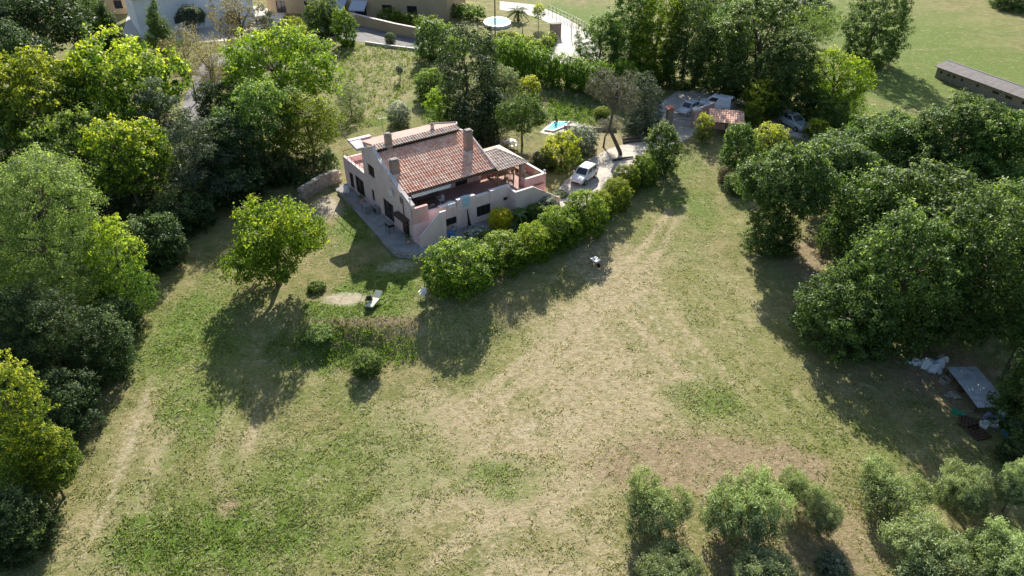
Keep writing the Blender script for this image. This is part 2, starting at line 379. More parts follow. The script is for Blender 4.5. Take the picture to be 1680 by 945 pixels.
def axis(lo, hi, step, far):
    a = list(np.arange(lo, hi, step)); s = step * 1.6; x = hi
    while x < far: a.append(x); x += s; s *= 1.25
    a.append(far); s = step * 1.6; x = lo - s; b = []
    while x > -far: b.append(x); s *= 1.25; x -= s
    b.append(-far); return np.array(b[::-1] + a)
gx = axis(-55, 62, .4, 420); gy = axis(12, 125, .4, 420)
GX, GY = np.meshgrid(gx, gy)
GZ = terrain(GX, GY)
v = np.stack([GX.ravel(), GY.ravel(), GZ.ravel()], 1)
nx, ny = len(gx), len(gy)
i = np.arange(nx * ny).reshape(ny, nx)
f = np.stack([i[:-1, :-1].ravel(), i[:-1, 1:].ravel(), i[1:, 1:].ravel(), i[1:, :-1].ravel()], 1)
gm = raw_mesh('ground', v, f)
for k, a in masks(GX.ravel(), GY.ravel()).items():
    gm.attributes.new(k, 'FLOAT', 'POINT').data.foreach_set('value', a.astype(np.float32))
ground = link('ground', gm, ground_material(), smooth=True); tag(ground, kind='structure')

def sheet(name, pix, material, lift, kind='structure', th=.02, world=None):
    pts = [at(*p) for p in pix] if world is None else [np.array([p[0], p[1], terrain(*p)]) for p in world]
    n = len(pts); mb = MB()
    vs = [(p[0], p[1], p[2] + lift) for p in pts]
    mb.add(vs + [(a, b, c - th - lift) for a, b, c in vs], [tuple(range(n))] + [(k, (k + 1) % n, n + (k + 1) % n, n + k) for k in range(n)])
    o = mb.build(name, material); tag(o, kind=kind); return o
sheet('driveway', [(905, 322), (925, 300), (965, 262), (1000, 244), (1040, 232), (1085, 215), (1090, 200), (1145, 200), (1150, 215), (1120, 232), (1075, 245), (1060, 262), (1020, 292), (1000, 325), (960, 345), (925, 345)], M['gravel'], .012)
sheet('yard', [(1080, 205), (1075, 175), (1110, 150), (1160, 146), (1230, 165), (1290, 190), (1350, 215), (1340, 235), (1270, 215), (1210, 190), (1160, 196), (1150, 208)], M['gravel'], .008)
sheet('concrete_road', [(897, 100), (905, 75), (918, 55), (905, 40), (880, 28), (850, 20), (820, 16), (820, 2), (880, 8), (925, 28), (960, 48), (985, 80), (1000, 118), (960, 112)], M['concrete'], .01)
sheet('village_road', [(300, 175), (320, 110), (400, 62), (500, 48), (560, 34), (600, 44), (700, 62), (700, 84), (590, 68), (540, 62), (450, 80), (370, 110), (345, 170), (335, 205), (310, 205)], M['asphalt'], .006)
sheet('forecourt', [(200, 60), (210, 20), (420, 10), (470, 20), (440, 62), (330, 70)], M['concrete'], .014)

# ---------------------------------------------------------------- foliage
def rand_dirs(n):
    d = rng.normal(size=(n, 3)); return d / np.linalg.norm(d, axis=1)[:, None]
def leaf_mesh(name, c, nrm, L, W, tint, tip):
    n = len(c)
    r = rand_dirs(n); u = np.cross(nrm, r); u /= np.linalg.norm(u, axis=1)[:, None] + 1e-9
    vv = np.cross(nrm, u)
    L = L[:, None] * .5; W = W[:, None] * .5
    pts = np.stack([c - u * L, c + vv * W + nrm * W * .25, c + u * L, c - vv * W + nrm * W * .25], 1).reshape(-1, 3)
    f = np.arange(4 * n).reshape(n, 4)
    m = raw_mesh(name, pts, f)
    m.attributes.new('tint', 'FLOAT', 'FACE').data.foreach_set('value', np.clip(tint, 0, 1).astype(np.float32))
    m.attributes.new('tip', 'FLOAT', 'FACE').data.foreach_set('value', np.clip(tip, 0, 1).astype(np.float32))
    return m
def crown(name, lobes, n, leaf=.2, aspect=.55, clump=.55, per=26, tips=0.1, tipsharp=1.0, upright=0.0, inner=.25, flat=.75, sparse=0.0):
    """lobes: (x,y,z,rx,ry,rz). Leaves gather in clumps on each lobe's uneven shell"""
    lobes = np.array(lobes, float); vol = (lobes[:, 3] * lobes[:, 4] * lobes[:, 5]) ** (2 / 3)
    nc = max(12, n // per); C_ = []; N_ = []
    cnt = np.maximum(3, (nc * vol / vol.sum() * 1.35).astype(int))
    zlo = (lobes[:, 2] - lobes[:, 5]).min(); zhi = (lobes[:, 2] + lobes[:, 5]).max()
    for k, (x, y, z, rx, ry, rz) in enumerate(lobes):
        m = cnt[k]; d = rand_dirs(m)
        ph = rng.random(6) * 6.28
        bump = 1 + .13 * np.sin(d[:, 0] * 5 + ph[0]) * np.sin(d[:, 1] * 5 + ph[1]) + .12 * np.sin(d[:, 2] * 7 + ph[2] + d[:, 0] * 4) + .08 * rng.normal(size=m)
        rad = np.where(rng.random(m) < inner, rng.uniform(.35, .85, m), rng.uniform(.86, 1.02, m)) * bump
        p = np.array([x, y, z]) + d * np.array([rx, ry, rz]) * rad[:, None]
        keep = np.ones(m, bool)
        for j, l in enumerate(lobes):
            if j == k: continue
            q = (((p - l[:3]) / l[3:6]) ** 2).sum(1); keep &= ~((q < .55) & (rng.random(m) < .85))
        if sparse: keep &= rng.random(m) > sparse
        keep &= p[:, 2] > zlo + .0
        C_.append(p[keep]); N_.append(d[keep] / np.array([rx, ry, rz]) * min(rx, ry, rz))
    C_ = np.concatenate(C_); N_ = np.concatenate(N_); N_ /= np.linalg.norm(N_, axis=1)[:, None] + 1e-9
    m = len(C_); ct = rng.random(m); crx = clump * rng.uniform(.55, 1.35, m)
    hz = (C_[:, 2] - zlo) / (zhi - zlo)
    pk = np.full(m, max(4, n // m))
    idx = np.repeat(np.arange(m), pk); t = len(idx)
    off = rand_dirs(t) * (rng.random(t) ** .55)[:, None] * crx[idx][:, None]; off[:, 2] *= flat
    P = C_[idx] + off
    P[:, 2] = np.maximum(P[:, 2], min(zlo + .03, zlo + .05))
    on = np.einsum('ij,ij->i', off, N_[idx]) / (crx[idx] + 1e-9)
    nn = rand_dirs(t) * .85 + N_[idx] * .55 + off / (crx[idx][:, None] + 1e-9) * .5 + np.array([0, 0, .45])
    if upright: nn[:, 2] *= (1 - upright)
    nn /= np.linalg.norm(nn, axis=1)[:, None]
    s = leaf * rng.uniform(.6, 1.35, t)
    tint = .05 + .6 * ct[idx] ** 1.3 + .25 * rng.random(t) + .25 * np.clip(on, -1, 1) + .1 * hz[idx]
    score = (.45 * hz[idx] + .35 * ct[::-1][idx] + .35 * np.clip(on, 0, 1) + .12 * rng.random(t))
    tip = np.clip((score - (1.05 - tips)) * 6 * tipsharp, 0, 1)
    return leaf_mesh(name, P, nn, s, s * aspect * rng.uniform(.8, 1.2, t), tint, tip)
def auto_lobes(Rx, Rz, zc, kind='round', k=15, seed=0):
    g = np.random.default_rng(seed); L = []
    if kind == 'round':
        L.append((0, 0, zc, Rx * .74, Rx * .74, Rz * .8))
        for q in range(k):
            a = q * 2.4 + g.random() * .8; e = g.uniform(-.45, 1.25)
            d = np.array([math.cos(a) * math.cos(e), math.sin(a) * math.cos(e), math.sin(e)])
            s = g.uniform(.27, .42)
            L.append((d[0] * Rx * .68, d[1] * Rx * .68, zc + d[2] * Rz * .66, Rx * s, Rx * s * g.uniform(.85, 1.15), Rz * s * g.uniform(.8, 1.05)))
    elif kind == 'bush':
        L.append((0, 0, zc, Rx * .88, Rx * .88, Rz * .9))
        for q in range(k):
            a = q * 2.4; e = g.uniform(-.2, 1.2); s = g.uniform(.3, .42)
            L.append((math.cos(a) * math.cos(e) * Rx * .62, math.sin(a) * math.cos(e) * Rx * .62, zc + math.sin(e) * Rz * .62, Rx * s, Rx * s, Rz * s))
    elif kind == 'cone':
        for q in range(7):
            t = q / 6; r = Rx * (1.0 - .82 * t) * (.75 + .25 * min(1, q)); L.append((g.normal() * .1 * Rx, g.normal() * .1 * Rx, zc - Rz + Rz * (.28 + 1.62 * t), r * .85, r * .85, Rz * .26))
    elif kind == 'column':
        for q in range(6):
            t = q / 5; r = Rx * (.72 + .38 * math.sin(math.pi * (t * .8 + .12))); L.append((g.normal() * .1 * Rx, g.normal() * .1 * Rx, zc - Rz * .72 + Rz * 1.44 * t, r * .9, r * .9, Rz * .34))
    elif kind == 'open':      # several separate heads on spreading limbs
        for q in range(k):
            a = q * 2.4 + g.random(); rr = Rx * math.sqrt(g.uniform(.05, .55)); s = g.uniform(.32, .46)
            L.append((math.cos(a) * rr, math.sin(a) * rr, zc + Rz * g.uniform(-.45, .6), Rx * s, Rx * s, Rz * s))
    elif kind == 'tier':
        for q in range(11):
            t = q / 10; a = q * 2.4; rr = Rx * (.25 + .5 * (1 - t)); L.append((math.cos(a) * rr, math.sin(a) * rr, zc - Rz * .8 + 1.7 * Rz * t, Rx * (.6 - .36 * t), Rx * (.6 - .36 * t), Rz * .13))
    elif kind == 'spread':
        for q in range(k):
            a = q * 2.4; rr = Rx * math.sqrt(g.uniform(0, .6)); L.append((math.cos(a) * rr, math.sin(a) * rr, zc + Rz * g.uniform(-.2, .35), Rx * .42, Rx * .42, Rz * .55))
    return L
def trunk_mesh(H, zc, Rx, lobes, r0, seed=0, lean=(0, 0), stems=1, foot=(0, 0)):
    g = random.Random(seed); mb = MB()
    for s in range(stems):
        a0 = 6.28 * s / max(1, stems); o = .0 if stems == 1 else .25 * Rx * .3
        bx, by = math.cos(a0) * o, math.sin(a0) * o
        sp = .0 if stems == 1 else Rx * .3
        top = (bx + math.cos(a0) * sp + lean[0], by + math.sin(a0) * sp + lean[1], zc + (H - zc) * .25)
        pts = [(bx * 1.0, by * 1.0, -.15), (bx + lean[0] * .1, by + lean[1] * .1, .25)]
        for t in (.35, .65, 1):
            pts.append((bx + (top[0] - bx) * t + g.uniform(-.06, .06) * Rx, by + (top[1] - by) * t + g.uniform(-.06, .06) * Rx, .25 + (top[2] - .25) * t))
        if foot != (0, 0):
            for q, kx, ky in ((0, 1, 1), (1, .95, .95), (2, -.7, .5)): pts[q] = (pts[q][0] + foot[0] * kx, pts[q][1] + foot[1] * ky, pts[q][2])
        mb.tube(pts, [r0 * 1.35, r0, r0 * .8, r0 * .6, r0 * .35], 8)
        for l in lobes[:10]:
            if g.random() < .85 / stems + .2:
                k = g.uniform(.3, .75); st = [pts[2][j] * (1 - k) + pts[4][j] * k for j in range(3)]
                e = (l[0], l[1], l[2]); mid = [(st[0] + e[0]) / 2, (st[1] + e[1]) / 2, (st[2] + e[2]) / 2 + .08 * Rx]
                mb.tube([st, mid, e], [r0 * .42, r0 * .28, r0 * .1], 6)
    return mb
# kinds: reference radius, leaf count, leaf size, aspect, clump, per, tips, lobe style, trunk radius
KIND = {
 'oak':    dict(R=5.0, n=34000, leaf=.24, clump=.55, per=34, tips=.26, style='round', mat='oak', r0=.26),
 'broad':  dict(R=5.0, n=22000, leaf=.24, clump=.62, per=30, tips=.25, style='round', mat='broad', r0=.22),
 'bright': dict(R=5.0, n=24000, leaf=.22, clump=.6, per=30, tips=.35, style='round', mat='bright', r0=.22),
 'ail':    dict(R=5.0, n=20000, leaf=.27, clump=.55, per=26, tips=.47, tipsharp=.6, style='round', mat='ail', r0=.2),
 'willow': dict(R=5.0, n=60000, leaf=.18, aspect=.38, clump=.6, per=50, tips=.3, style='round', mat='willow', r0=.28),
 'tall':   dict(R=3.5, n=20000, leaf=.24, clump=.6, per=28, tips=.28, style='column', mat='broad', r0=.22),
 'dark':   dict(R=4.0, n=16000, leaf=.24, clump=.6, per=28, tips=.12, style='round', mat='dark', r0=.22),
 'conifer': dict(R=3.5, n=16000, leaf=.26, aspect=.35, clump=.5, per=26, tips=.15, style='cone', mat='dark', r0=.2),
 'cedar':  dict(R=3.5, n=14000, leaf=.2, aspect=.35, clump=.42, per=26, tips=.3, style='round', mat='cedar', r0=.16),
 'tier':   dict(R=3.5, n=13000, leaf=.24, aspect=.35, clump=.5, per=26, tips=.35, style='tier', mat='cedar', r0=.16),
 'pine':   dict(R=3.5, n=11000, leaf=.2, aspect=.3, clump=.5, per=26, tips=.3, style='open', mat='grey', r0=.24, k=12, foot=(.9, -1.3)),
 'bare':   dict(R=3.0, n=5500, leaf=.2, aspect=.4, clump=.5, per=16, tips=.3, style='open', mat='brown', r0=.12, k=10),
 'olive':  dict(R=2.2, n=26000, leaf=.17, aspect=.26, clump=.36, per=40, tips=.5, style='open', mat='olive', r0=.15, k=18, upright=.6, flat=1.1),
 'bush':   dict(R=2.0, n=19000, leaf=.125, clump=.28, per=24, tips=.4, style='bush', mat='hedge', r0=.1),
 'dome':   dict(R=2.5, n=11000, leaf=.17, clump=.35, per=24, tips=.5, tipsharp=.9, style='bush', mat='ytop', r0=.12),
 'column': dict(R=1.8, n=10000, leaf=.17, clump=.34, per=24, tips=.3, style='column', mat='hedge', r0=.1),
 'conelet': dict(R=1.8, n=9000, leaf=.18, aspect=.4, clump=.3, per=22, tips=.4, style='tier', mat='bright', r0=.09),
 'apple':  dict(R=3.6, n=24000, leaf=.19, clump=.45, per=26, tips=.35, style='open', mat='bright', r0=.2, k=13),
}
PROTO = {}
def tree(kind, cx, cy, rx, ry, clear, name, label, cat='tree', group=None, mat_=None, var=0, style=None, base=None, lean=None, rz=None):
    """crown centre (cx,cy) and half extents rx,ry on the photo; clear = bare trunk height in metres"""
    K = KIND[kind]; Rz = 3.0
    for _ in range(14):
        zc = Rz * .98 + clear; p = at(cx, cy, zc); z = depth((p[0], p[1], p[2] + zc)); s = F / z
        Rx = rx / s; hy = ry / s; dl = math.atan2(CAM_H - p[2] - zc, p[1])
        Rz = Rz * .3 + .7 * math.sqrt(max(hy ** 2 - (Rx * math.sin(dl)) ** 2, (.45 * hy) ** 2)) / math.cos(dl)
    st = style or K['style']; asp = Rz / Rx; cl = clear / Rx
    qa = max(.4, round(asp * 2.5) / 2.5); key = (kind, st, var, qa, round(cl * 3))
    if key not in PROTO:
        R0 = K['R']; z0 = qa * R0 * .98 + round(cl * 3) / 3 * R0; sd_ = len(PROTO) * 7 + var
        lob = auto_lobes(R0 * .94, qa * R0 * .94, z0, st, K.get('k', 15), sd_)
        if cl < .26 and st in ('round', 'bush', 'open', 'column') and kind not in ('olive', 'apple'):     # low skirt of foliage
            for q in range(8):
                a_ = q * .785 + sd_; rr = R0 * (.36 if st == 'column' else .55)
                lob.append((math.cos(a_) * rr, math.sin(a_) * rr, z0 - qa * R0 * .56, R0 * .38, R0 * .38, qa * R0 * .40))
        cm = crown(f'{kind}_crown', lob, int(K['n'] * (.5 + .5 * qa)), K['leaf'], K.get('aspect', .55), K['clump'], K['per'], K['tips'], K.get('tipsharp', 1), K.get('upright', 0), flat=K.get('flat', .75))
        tm = trunk_mesh(z0 + qa * R0, z0, R0, lob, K['r0'], sd_, stems=3 if kind == 'bush' else 1, foot=K.get('foot', (0, 0)))
        PROTO[key] = (cm, tm, R0, qa, z0)
    cm, tm, R0, qa, z0 = PROTO[key]
    o = thing(name, label, cat, (p[0], p[1], p[2]), group=group)
    if key in USED:
        c = bpy.data.objects.new('crown', cm); t = bpy.data.objects.new('trunk', USED[key]); COL.objects.link(c); COL.objects.link(t); c.parent = o; t.parent = o
    else:
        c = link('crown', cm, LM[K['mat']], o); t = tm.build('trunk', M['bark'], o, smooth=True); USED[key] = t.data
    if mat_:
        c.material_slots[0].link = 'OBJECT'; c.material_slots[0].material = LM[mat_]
    sx = 1.1 * Rx / R0; sz = 1.05 * Rz / (qa * R0)
    o.scale = (sx, sx, sz)
    o.rotation_euler = (0, 0, rz if rz is not None else random.uniform(0, 6.28))
    return o
USED = {}

# ---------------------------------------------------------------- trees and shrubs
WL = 'trees of the wood beside the meadow'; WO = 'large oaks over the junk pile'; WB = 'trees behind the gateway'; GV = 'olive trees of the grove'
HB = 'shrubs of the garden hedge'; GS = 'garden shrubs'; VT = 'trees beside the village road'; GT = 'trees between house and tall hedge'
T = tree
# wood on the meadow's edge
T('ail', 195, 140, 100, 88, 3, 'yellow_crowned_tree', 'widest yellow-topped tree in the wood, below the white building', group=WL)
T('ail', 62, 175, 78, 88, 3, 'yellow_crowned_tree', 'yellow-topped tree between the dark evergreens and the big willow', group=WL, var=1)
T('ail', 205, 262, 78, 72, 2, 'yellow_crowned_tree', 'greener yellow-tipped tree in front of the widest yellow-topped tree', group=WL, mat_='ail')
T('ail', 120, 250, 70, 70, 2, 'leafy_tree', 'green tree tucked behind the willow crown, under the yellow tops', group=WL, mat_='broad')
T('willow', 70, 395, 105, 150, 0, 'willow_tree', 'huge rounded feathery pale green willow at the edge of the wood', group=WL)
T('willow', 90, 565, 82, 90, 0, 'willow_tree', 'shaded feathery lower tree in front of the huge willow', group=WL, mat_='dark', var=1)  # willow crown in dark leaf colour: the wood's shade is painted in
T('ail', 196, 440, 46, 80, .5, 'yellow_tipped_tree', 'slim tree with yellow tips leaning out past the huge willow', group=WL, var=2)
T('broad', 10, 235, 60, 60, 1, 'leafy_tree', 'green tree at the frame edge directly above the huge willow', group=WL)
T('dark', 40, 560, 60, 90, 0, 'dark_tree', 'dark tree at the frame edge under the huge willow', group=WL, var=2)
T('ail', 30, 700, 62, 118, .5, 'yellow_tipped_tree', 'yellow-tipped tree at the wood edge nearest the camera', group=WL, var=3)
T('ail', 75, 760, 48, 60, .5, 'yellow_tipped_tree', 'low yellow-tipped tree leaning over the meadow below the shaded trees', group=WL, var=2, mat_='ail')
T('broad', 95, 660, 62, 62, 0, 'dark_tree', 'dark broadleaf tree between the shaded willow and the low yellow-tipped tree', group=WL, mat_='dark')  # leaf colour darkened to carry the shade this tree stands in
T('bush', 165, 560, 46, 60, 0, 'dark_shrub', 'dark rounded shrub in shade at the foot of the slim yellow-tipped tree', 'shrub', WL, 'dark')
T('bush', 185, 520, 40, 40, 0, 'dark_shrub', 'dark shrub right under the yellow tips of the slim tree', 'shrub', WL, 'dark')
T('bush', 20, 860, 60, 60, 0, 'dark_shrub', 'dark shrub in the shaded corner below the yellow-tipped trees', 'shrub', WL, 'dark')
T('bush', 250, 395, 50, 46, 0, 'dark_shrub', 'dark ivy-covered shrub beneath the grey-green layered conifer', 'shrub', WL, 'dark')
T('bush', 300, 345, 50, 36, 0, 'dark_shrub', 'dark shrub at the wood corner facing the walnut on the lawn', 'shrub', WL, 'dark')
T('bush', 385, 300, 50, 36, 0, 'dark_shrub', 'dark shrub under the big bright tree, toward the walnut', 'shrub', WL, 'dark')
T('tier', 325, 262, 55, 70, 1, 'layered_conifer', 'grey-green layered conifer at the wood corner above the meadow', group=WL)
T('tier', 262, 205, 48, 62, 2, 'layered_conifer', 'grey-green layered conifer overlapping the widest yellow-topped tree', group=WL, var=1)
T('dark', 60, 45, 78, 62, 2, 'dark_tree', 'large dark evergreen beside the ochre building corner', group=WL)
T('dark', 20, 100, 60, 60, 2, 'dark_tree', 'dark evergreen behind the yellow-topped tree above the willow', group=WL, var=1)
T('dark', 140, 38, 40, 36, 1, 'dark_tree', 'smaller dark evergreen touching the ochre building wall', group=WL, mat_='broad')
T('conifer', 178, 48, 26, 34, 0, 'pointed_conifer', 'small dark pointed conifer between evergreens and white wall', group=WL)
T('conifer', 262, 55, 32, 48, 0, 'pointed_conifer', 'pointed green conifer in front of the white building', group=WL, mat_='broad')
T('bush', 313, 28, 22, 18, .8, 'round_shrub', 'small round grey-green shrub against the white building', 'shrub', VT, 'cedar')
T('bare', 305, 100, 36, 58, 1, 'dry_tree', 'thin brownish tree between the pointed conifer and the road', group=WL)
T('bare', 345, 120, 34, 66, 1, 'dry_tree', 'thin brownish tree beside the road, next to the bright tree', group=WL, var=1)
T('bare', 395, 40, 46, 46, 1, 'dry_tree', 'broad brownish half-bare tree above the bright green tree', group=WL, var=2)
T('tier', 440, 55, 26, 40, 0, 'layered_conifer', 'narrow grey-green conifer behind the bright green tree', group=WL, mat_='cedar')
T('bright', 460, 128, 92, 76, 2, 'bright_tree', 'largest bright yellow-green tree in front of the fallow lawn', group=WL)
T('bright', 425, 210, 72, 66, 1, 'leafy_tree', 'mid-green shaded tree below the largest bright tree', group=WL, mat_='broad')
T('bright', 505, 210, 56, 58, 1, 'bright_tree', 'yellow-green tree hanging over the roof terrace side of the house', group=WL, var=1)
T('dark', 375, 250, 52, 56, 1, 'dark_tree', 'dark tree between layered conifer and the shaded mid-green tree', group=WL, var=2)
T('dark', 365, 180, 44, 50, 1, 'dark_tree', 'dark tree behind the mid-green tree, facing the road', group=WL, var=1)
T('bush', 450, 275, 40, 26, 0, 'dark_shrub', 'dark shrub beside the rough stone wall', 'shrub', WL, 'dark')
# lawn walnut
T('apple', 445, 408, 76, 72, .1, 'spreading_tree', 'lone spreading tree with open crown and visible limbs on the lawn')
# fallow lawn and road side
T('cedar', 574, 165, 25, 27, 0, 'grey_shrub', 'round grey-green shrub beside the yellow-green tree', 'shrub', GT, 'olive')
T('bush', 486, 54, 21, 24, 0, 'round_shrub', 'pale yellow-green round shrub beside the village road', 'shrub', VT, 'bright')
T('column', 521, 32, 20, 30, 0, 'columnar_tree', 'duller columnar tree, first of three by the village road', group=VT, mat_='broad')
T('column', 543, 28, 17, 28, 0, 'columnar_tree', 'darkest columnar tree, middle of three by the village road', group=VT, mat_='broad', var=1)
T('column', 566, 45, 18, 29, 0, 'columnar_tree', 'bright columnar tree nearest the retaining wall', group=VT)
T('bush', 640, 62, 9, 9, 0, 'small_shrub', 'small dark shrub on the kerb below the retaining wall', 'shrub', VT, 'dark')
T('bush', 655, 115, 6, 9, .8, 'sapling', 'slender sapling alone in the fallow lawn', 'sapling', mat_='white')
T('bush', 654, 187, 19, 20, 0, 'flowering_shrub', 'pale-flecked round shrub behind the house roof', 'shrub', GT, 'white')
T('column', 710, 66, 28, 30, 0, 'clipped_shrub', 'broad clipped dark green shrub at the corner of the fallow lawn', 'shrub', GT, 'broad')
T('broad', 745, 78, 24, 26, 1, 'bright_tree', 'small bright tree just beside the broad clipped shrub', group=GT, mat_='bright')
T('conifer', 765, 132, 50, 80, 0, 'tall_conifer', 'tallest dark grey-green conifer behind the house', group=GT, mat_='dark', style='column')
T('conifer', 803, 112, 28, 56, 0, 'tall_conifer', 'dark conifer at the foot of the tall utility pole', group=GT, mat_='dark')
T('bush', 706, 137, 26, 24, 0, 'dark_shrub', 'dark glossy shrub between the fallow lawn and tallest conifer', 'shrub', GT, 'broad')
T('dome', 720, 174, 24, 30, 0, 'pointed_shrub', 'bright green pointed shrub directly behind the house chimneys', 'shrub', GT, 'hedge')
T('dark', 780, 195, 44, 34, .5, 'dark_tree', 'dark tree behind the thick roof chimney', group=GT)
T('dome', 829, 138, 26, 32, .3, 'round_tree', 'round smooth grey-green tree in front of the tall hedge', group=GT, mat_='olive')
T('dome', 868, 146, 19, 22, 0, 'golden_shrub', 'golden-tipped shrub next to the round grey-green tree', 'shrub', GT)
T('broad', 857, 190, 40, 36, 1.2, 'magnolia_tree', 'round glossy green tree between the house and the garden pool', group=GT)
T('dark', 815, 182, 26, 30, .5, 'dark_tree', 'dark tree between the house and the glossy round tree', group=GT, var=1)
T('dome', 922, 243, 32, 31, .3, 'round_shrub', 'round olive-yellow shrub behind the white hatchback', 'shrub', GS, 'ytop')
T('bush', 955, 228, 26, 23, 0, 'oleander_shrub', 'white-flowered oleander behind the round olive-yellow shrub', 'oleander', GS, 'white')
T('pine', 1010, 168, 44, 44, 2.8, 'grey_pine', 'grey-brown pine with bent trunk above the driveway', rz=0)
T('pine', 1000, 205, 22, 16, 1.5, 'grey_pine', 'low grey pine bough mass under the bent pine', mat_='grey', var=1)
T('cedar', 1058, 165, 33, 42, 0, 'blue_cedar', 'blue-grey cedar between the bent pine and the gate')
T('cedar', 1050, 205, 32, 17, 0, 'dark_shrub', 'grey-green low shrub under the blue-grey cedar', 'shrub', GS, 'cedar', var=1)
T('bush', 987, 184, 13, 9, 0, 'small_shrub', 'small bright green shrub on the grass beside the bent pine', 'shrub', GS, 'bright')
T('conelet', 912, 193, 3.2, 9, 0, 'tiny_cypress', 'tiny dark cypress behind the garden pool', 'cypress', mat_='dark')
T('column', 1086, 244, 29, 40, 0, 'dense_cypress', 'dense dark green cypress at the end of the garden hedge', group=HB, mat_='broad', style='bush')
# garden hedge shrubs
T('bush', 752, 437, 58, 46, 0, 'hedge_shrub', 'largest clipped hedge shrub, nearest the plastic chair', 'shrub', HB, var=4)
T('bush', 826, 413, 42, 33, 0, 'hedge_shrub', 'hedge shrub between the largest one and the paler one', 'shrub', HB, var=1)
T('bush', 876, 397, 35, 31, 0, 'hedge_shrub', 'paler bronze-tinted hedge shrub in the middle of the garden hedge', 'shrub', HB, 'bright', var=2)
T('bush', 916, 372, 38, 34, 0, 'hedge_shrub', 'wide bright hedge shrub in front of the sloping garden stair', 'shrub', HB, var=3)
T('bush', 960, 350, 37, 36, 0, 'hedge_shrub', 'tall bright hedge shrub across from the white hatchback', 'shrub', HB, var=1)
T('bush', 1010, 318, 26, 26, 0, 'hedge_shrub', 'thin pale hedge shrub beside the driveway gravel', 'shrub', HB, 'bright', var=2)
T('bush', 1028, 294, 24, 24, 0, 'hedge_shrub', 'small round hedge shrub beside the driveway bend', 'shrub', HB, 'bright', var=1)
T('bush', 1057, 278, 24, 25, 0, 'hedge_shrub', 'round hedge shrub touching the dense dark cypress', 'shrub', HB, var=2)
for x_, y_, r_, l_ in ((790, 427, 24, 'low hedge filler between the largest hedge shrub and its neighbour'), (851, 408, 22, 'low hedge filler before the bronze-tinted hedge shrub'), (896, 388, 22, 'low hedge filler after the bronze-tinted hedge shrub'), (938, 364, 24, 'low hedge filler between the two bright hedge shrubs'), (986, 337, 22, 'low hedge filler before the thin pale hedge shrub'), (1043, 289, 15, 'low hedge filler between the two round driveway shrubs')):
    T('bush', x_, y_, r_, r_ + 2, 0, 'hedge_shrub', l_, 'shrub', HB, 'bright' if x_ in (851, 986) else None, var=x_ % 3)
T('oak', 1520, 285, 70, 60, .3, 'oak_tree', 'oak between the pale topped oak and the heart of the grove', group=WO, var=5)
T('oak', 1610, 310, 70, 66, .3, 'oak_tree', 'oak with bright crown in front of the tall one by the shed', group=WO, mat_='broad', var=6)
# garden planting under the terrace
T('bush', 821, 357, 20, 17, 0, 'golden_shrub', 'vivid yellow shrub against the terrace wall', 'shrub', GS, 'yellow', var=3)
T('bush', 782, 381, 20, 11, 0, 'white_flowers', 'low white-flowering shrub beside the garden tools', 'shrub', GS, 'white', var=1)
T('bush', 880, 347, 18, 14, 0, 'garden_shrub', 'dark green shrub under the arch of the terrace', 'shrub', GS, 'broad', var=3)
T('bush', 898, 334, 16, 13, 0, 'oleander_shrub', 'pale flowering shrub at the foot of the garden stair', 'oleander', GS, 'white', var=2)
T('bush', 850, 378, 20, 10, 0, 'garden_shrub', 'low dark ground shrub between palm and hedge', 'shrub', GS, 'dark', var=3)
T('bush', 800, 388, 16, 10, 0, 'garden_shrub', 'low green shrub behind the hedge, beside the white flowers', 'shrub', GS, 'broad', var=2)
T('bush', 893, 262, 20, 16, 0, 'garden_shrub', 'dark shrub behind the pergola roof', 'shrub', GS, 'dark', var=3)
T('bush', 918, 318, 14, 7, 0, 'garden_shrub', 'low pale rosemary beside the stair end', 'shrub', GS, 'olive', var=1)
# trees behind the gateway
T('broad', 985, 66, 40, 48, .5, 'leafy_tree', 'dark-based tree at the edge of the pale concrete road', group=WB)
T('tall', 1035, 55, 38, 72, 0, 'poplar_tree', 'first tall poplar-like tree beside the concrete road trees', group=WB)
T('tall', 1080, 62, 40, 76, 0, 'poplar_tree', 'bright tall tree in the middle of the poplar-like row', group=WB, mat_='bright', var=1)
T('tall', 1128, 72, 40, 72, 0, 'poplar_tree', 'darkest tall tree behind the pale hatchback', group=WB, mat_='oak')
T('bush', 1065, 120, 22, 20, 0, 'round_shrub', 'pale round shrub at the foot of the poplar-like trees', 'shrub', WB, 'willow')
T('oak', 1180, 86, 42, 62, 0, 'leafy_tree', 'green tree behind the white van', group=WB, mat_='broad')
T('oak', 1245, 86, 72, 80, 0, 'large_tree', 'broadest dark green tree behind the golden dome', group=WB)
T('oak', 1205, 45, 44, 45, 1, 'large_tree', 'rounded tree crown behind the green tree by the van', group=WB, mat_='broad', var=1)
T('oak', 1298, 122, 50, 72, 0, 'large_tree', 'dark tree behind the silver estate car', group=WB, var=1)
T('bright', 1368, 140, 56, 56, 0, 'bright_tree', 'bright yellow-green tree on the open pasture edge', group=WB, var=2)
T('pine', 1330, 50, 44, 38, 2.5, 'grey_green_tree', 'grey-green tree with bare twin trunks on the pasture edge', group=WB, mat_='willow', var=2)
T('oak', 1434, 44, 50, 60, 0, 'dense_oak', 'dense dark oak standing alone in the pasture', group=WB, style='column')
T('oak', 1360, 175, 40, 30, 0, 'leafy_tree', 'low tree between the bright tree and the large oaks', group=WB, mat_='willow', var=2)
T('broad', 1180, 10, 60, 26, 0, 'far_tree', 'distant tree at the top of the view above the van', group=WB, mat_='willow')
T('oak', 1300, 5, 60, 22, 0, 'far_tree', 'distant dark tree above the twin-trunk tree', group=WB)
T('oak', 1672, 0, 40, 16, 0, 'far_tree', 'distant dark tree beyond the pasture above the long shed', group=WB)
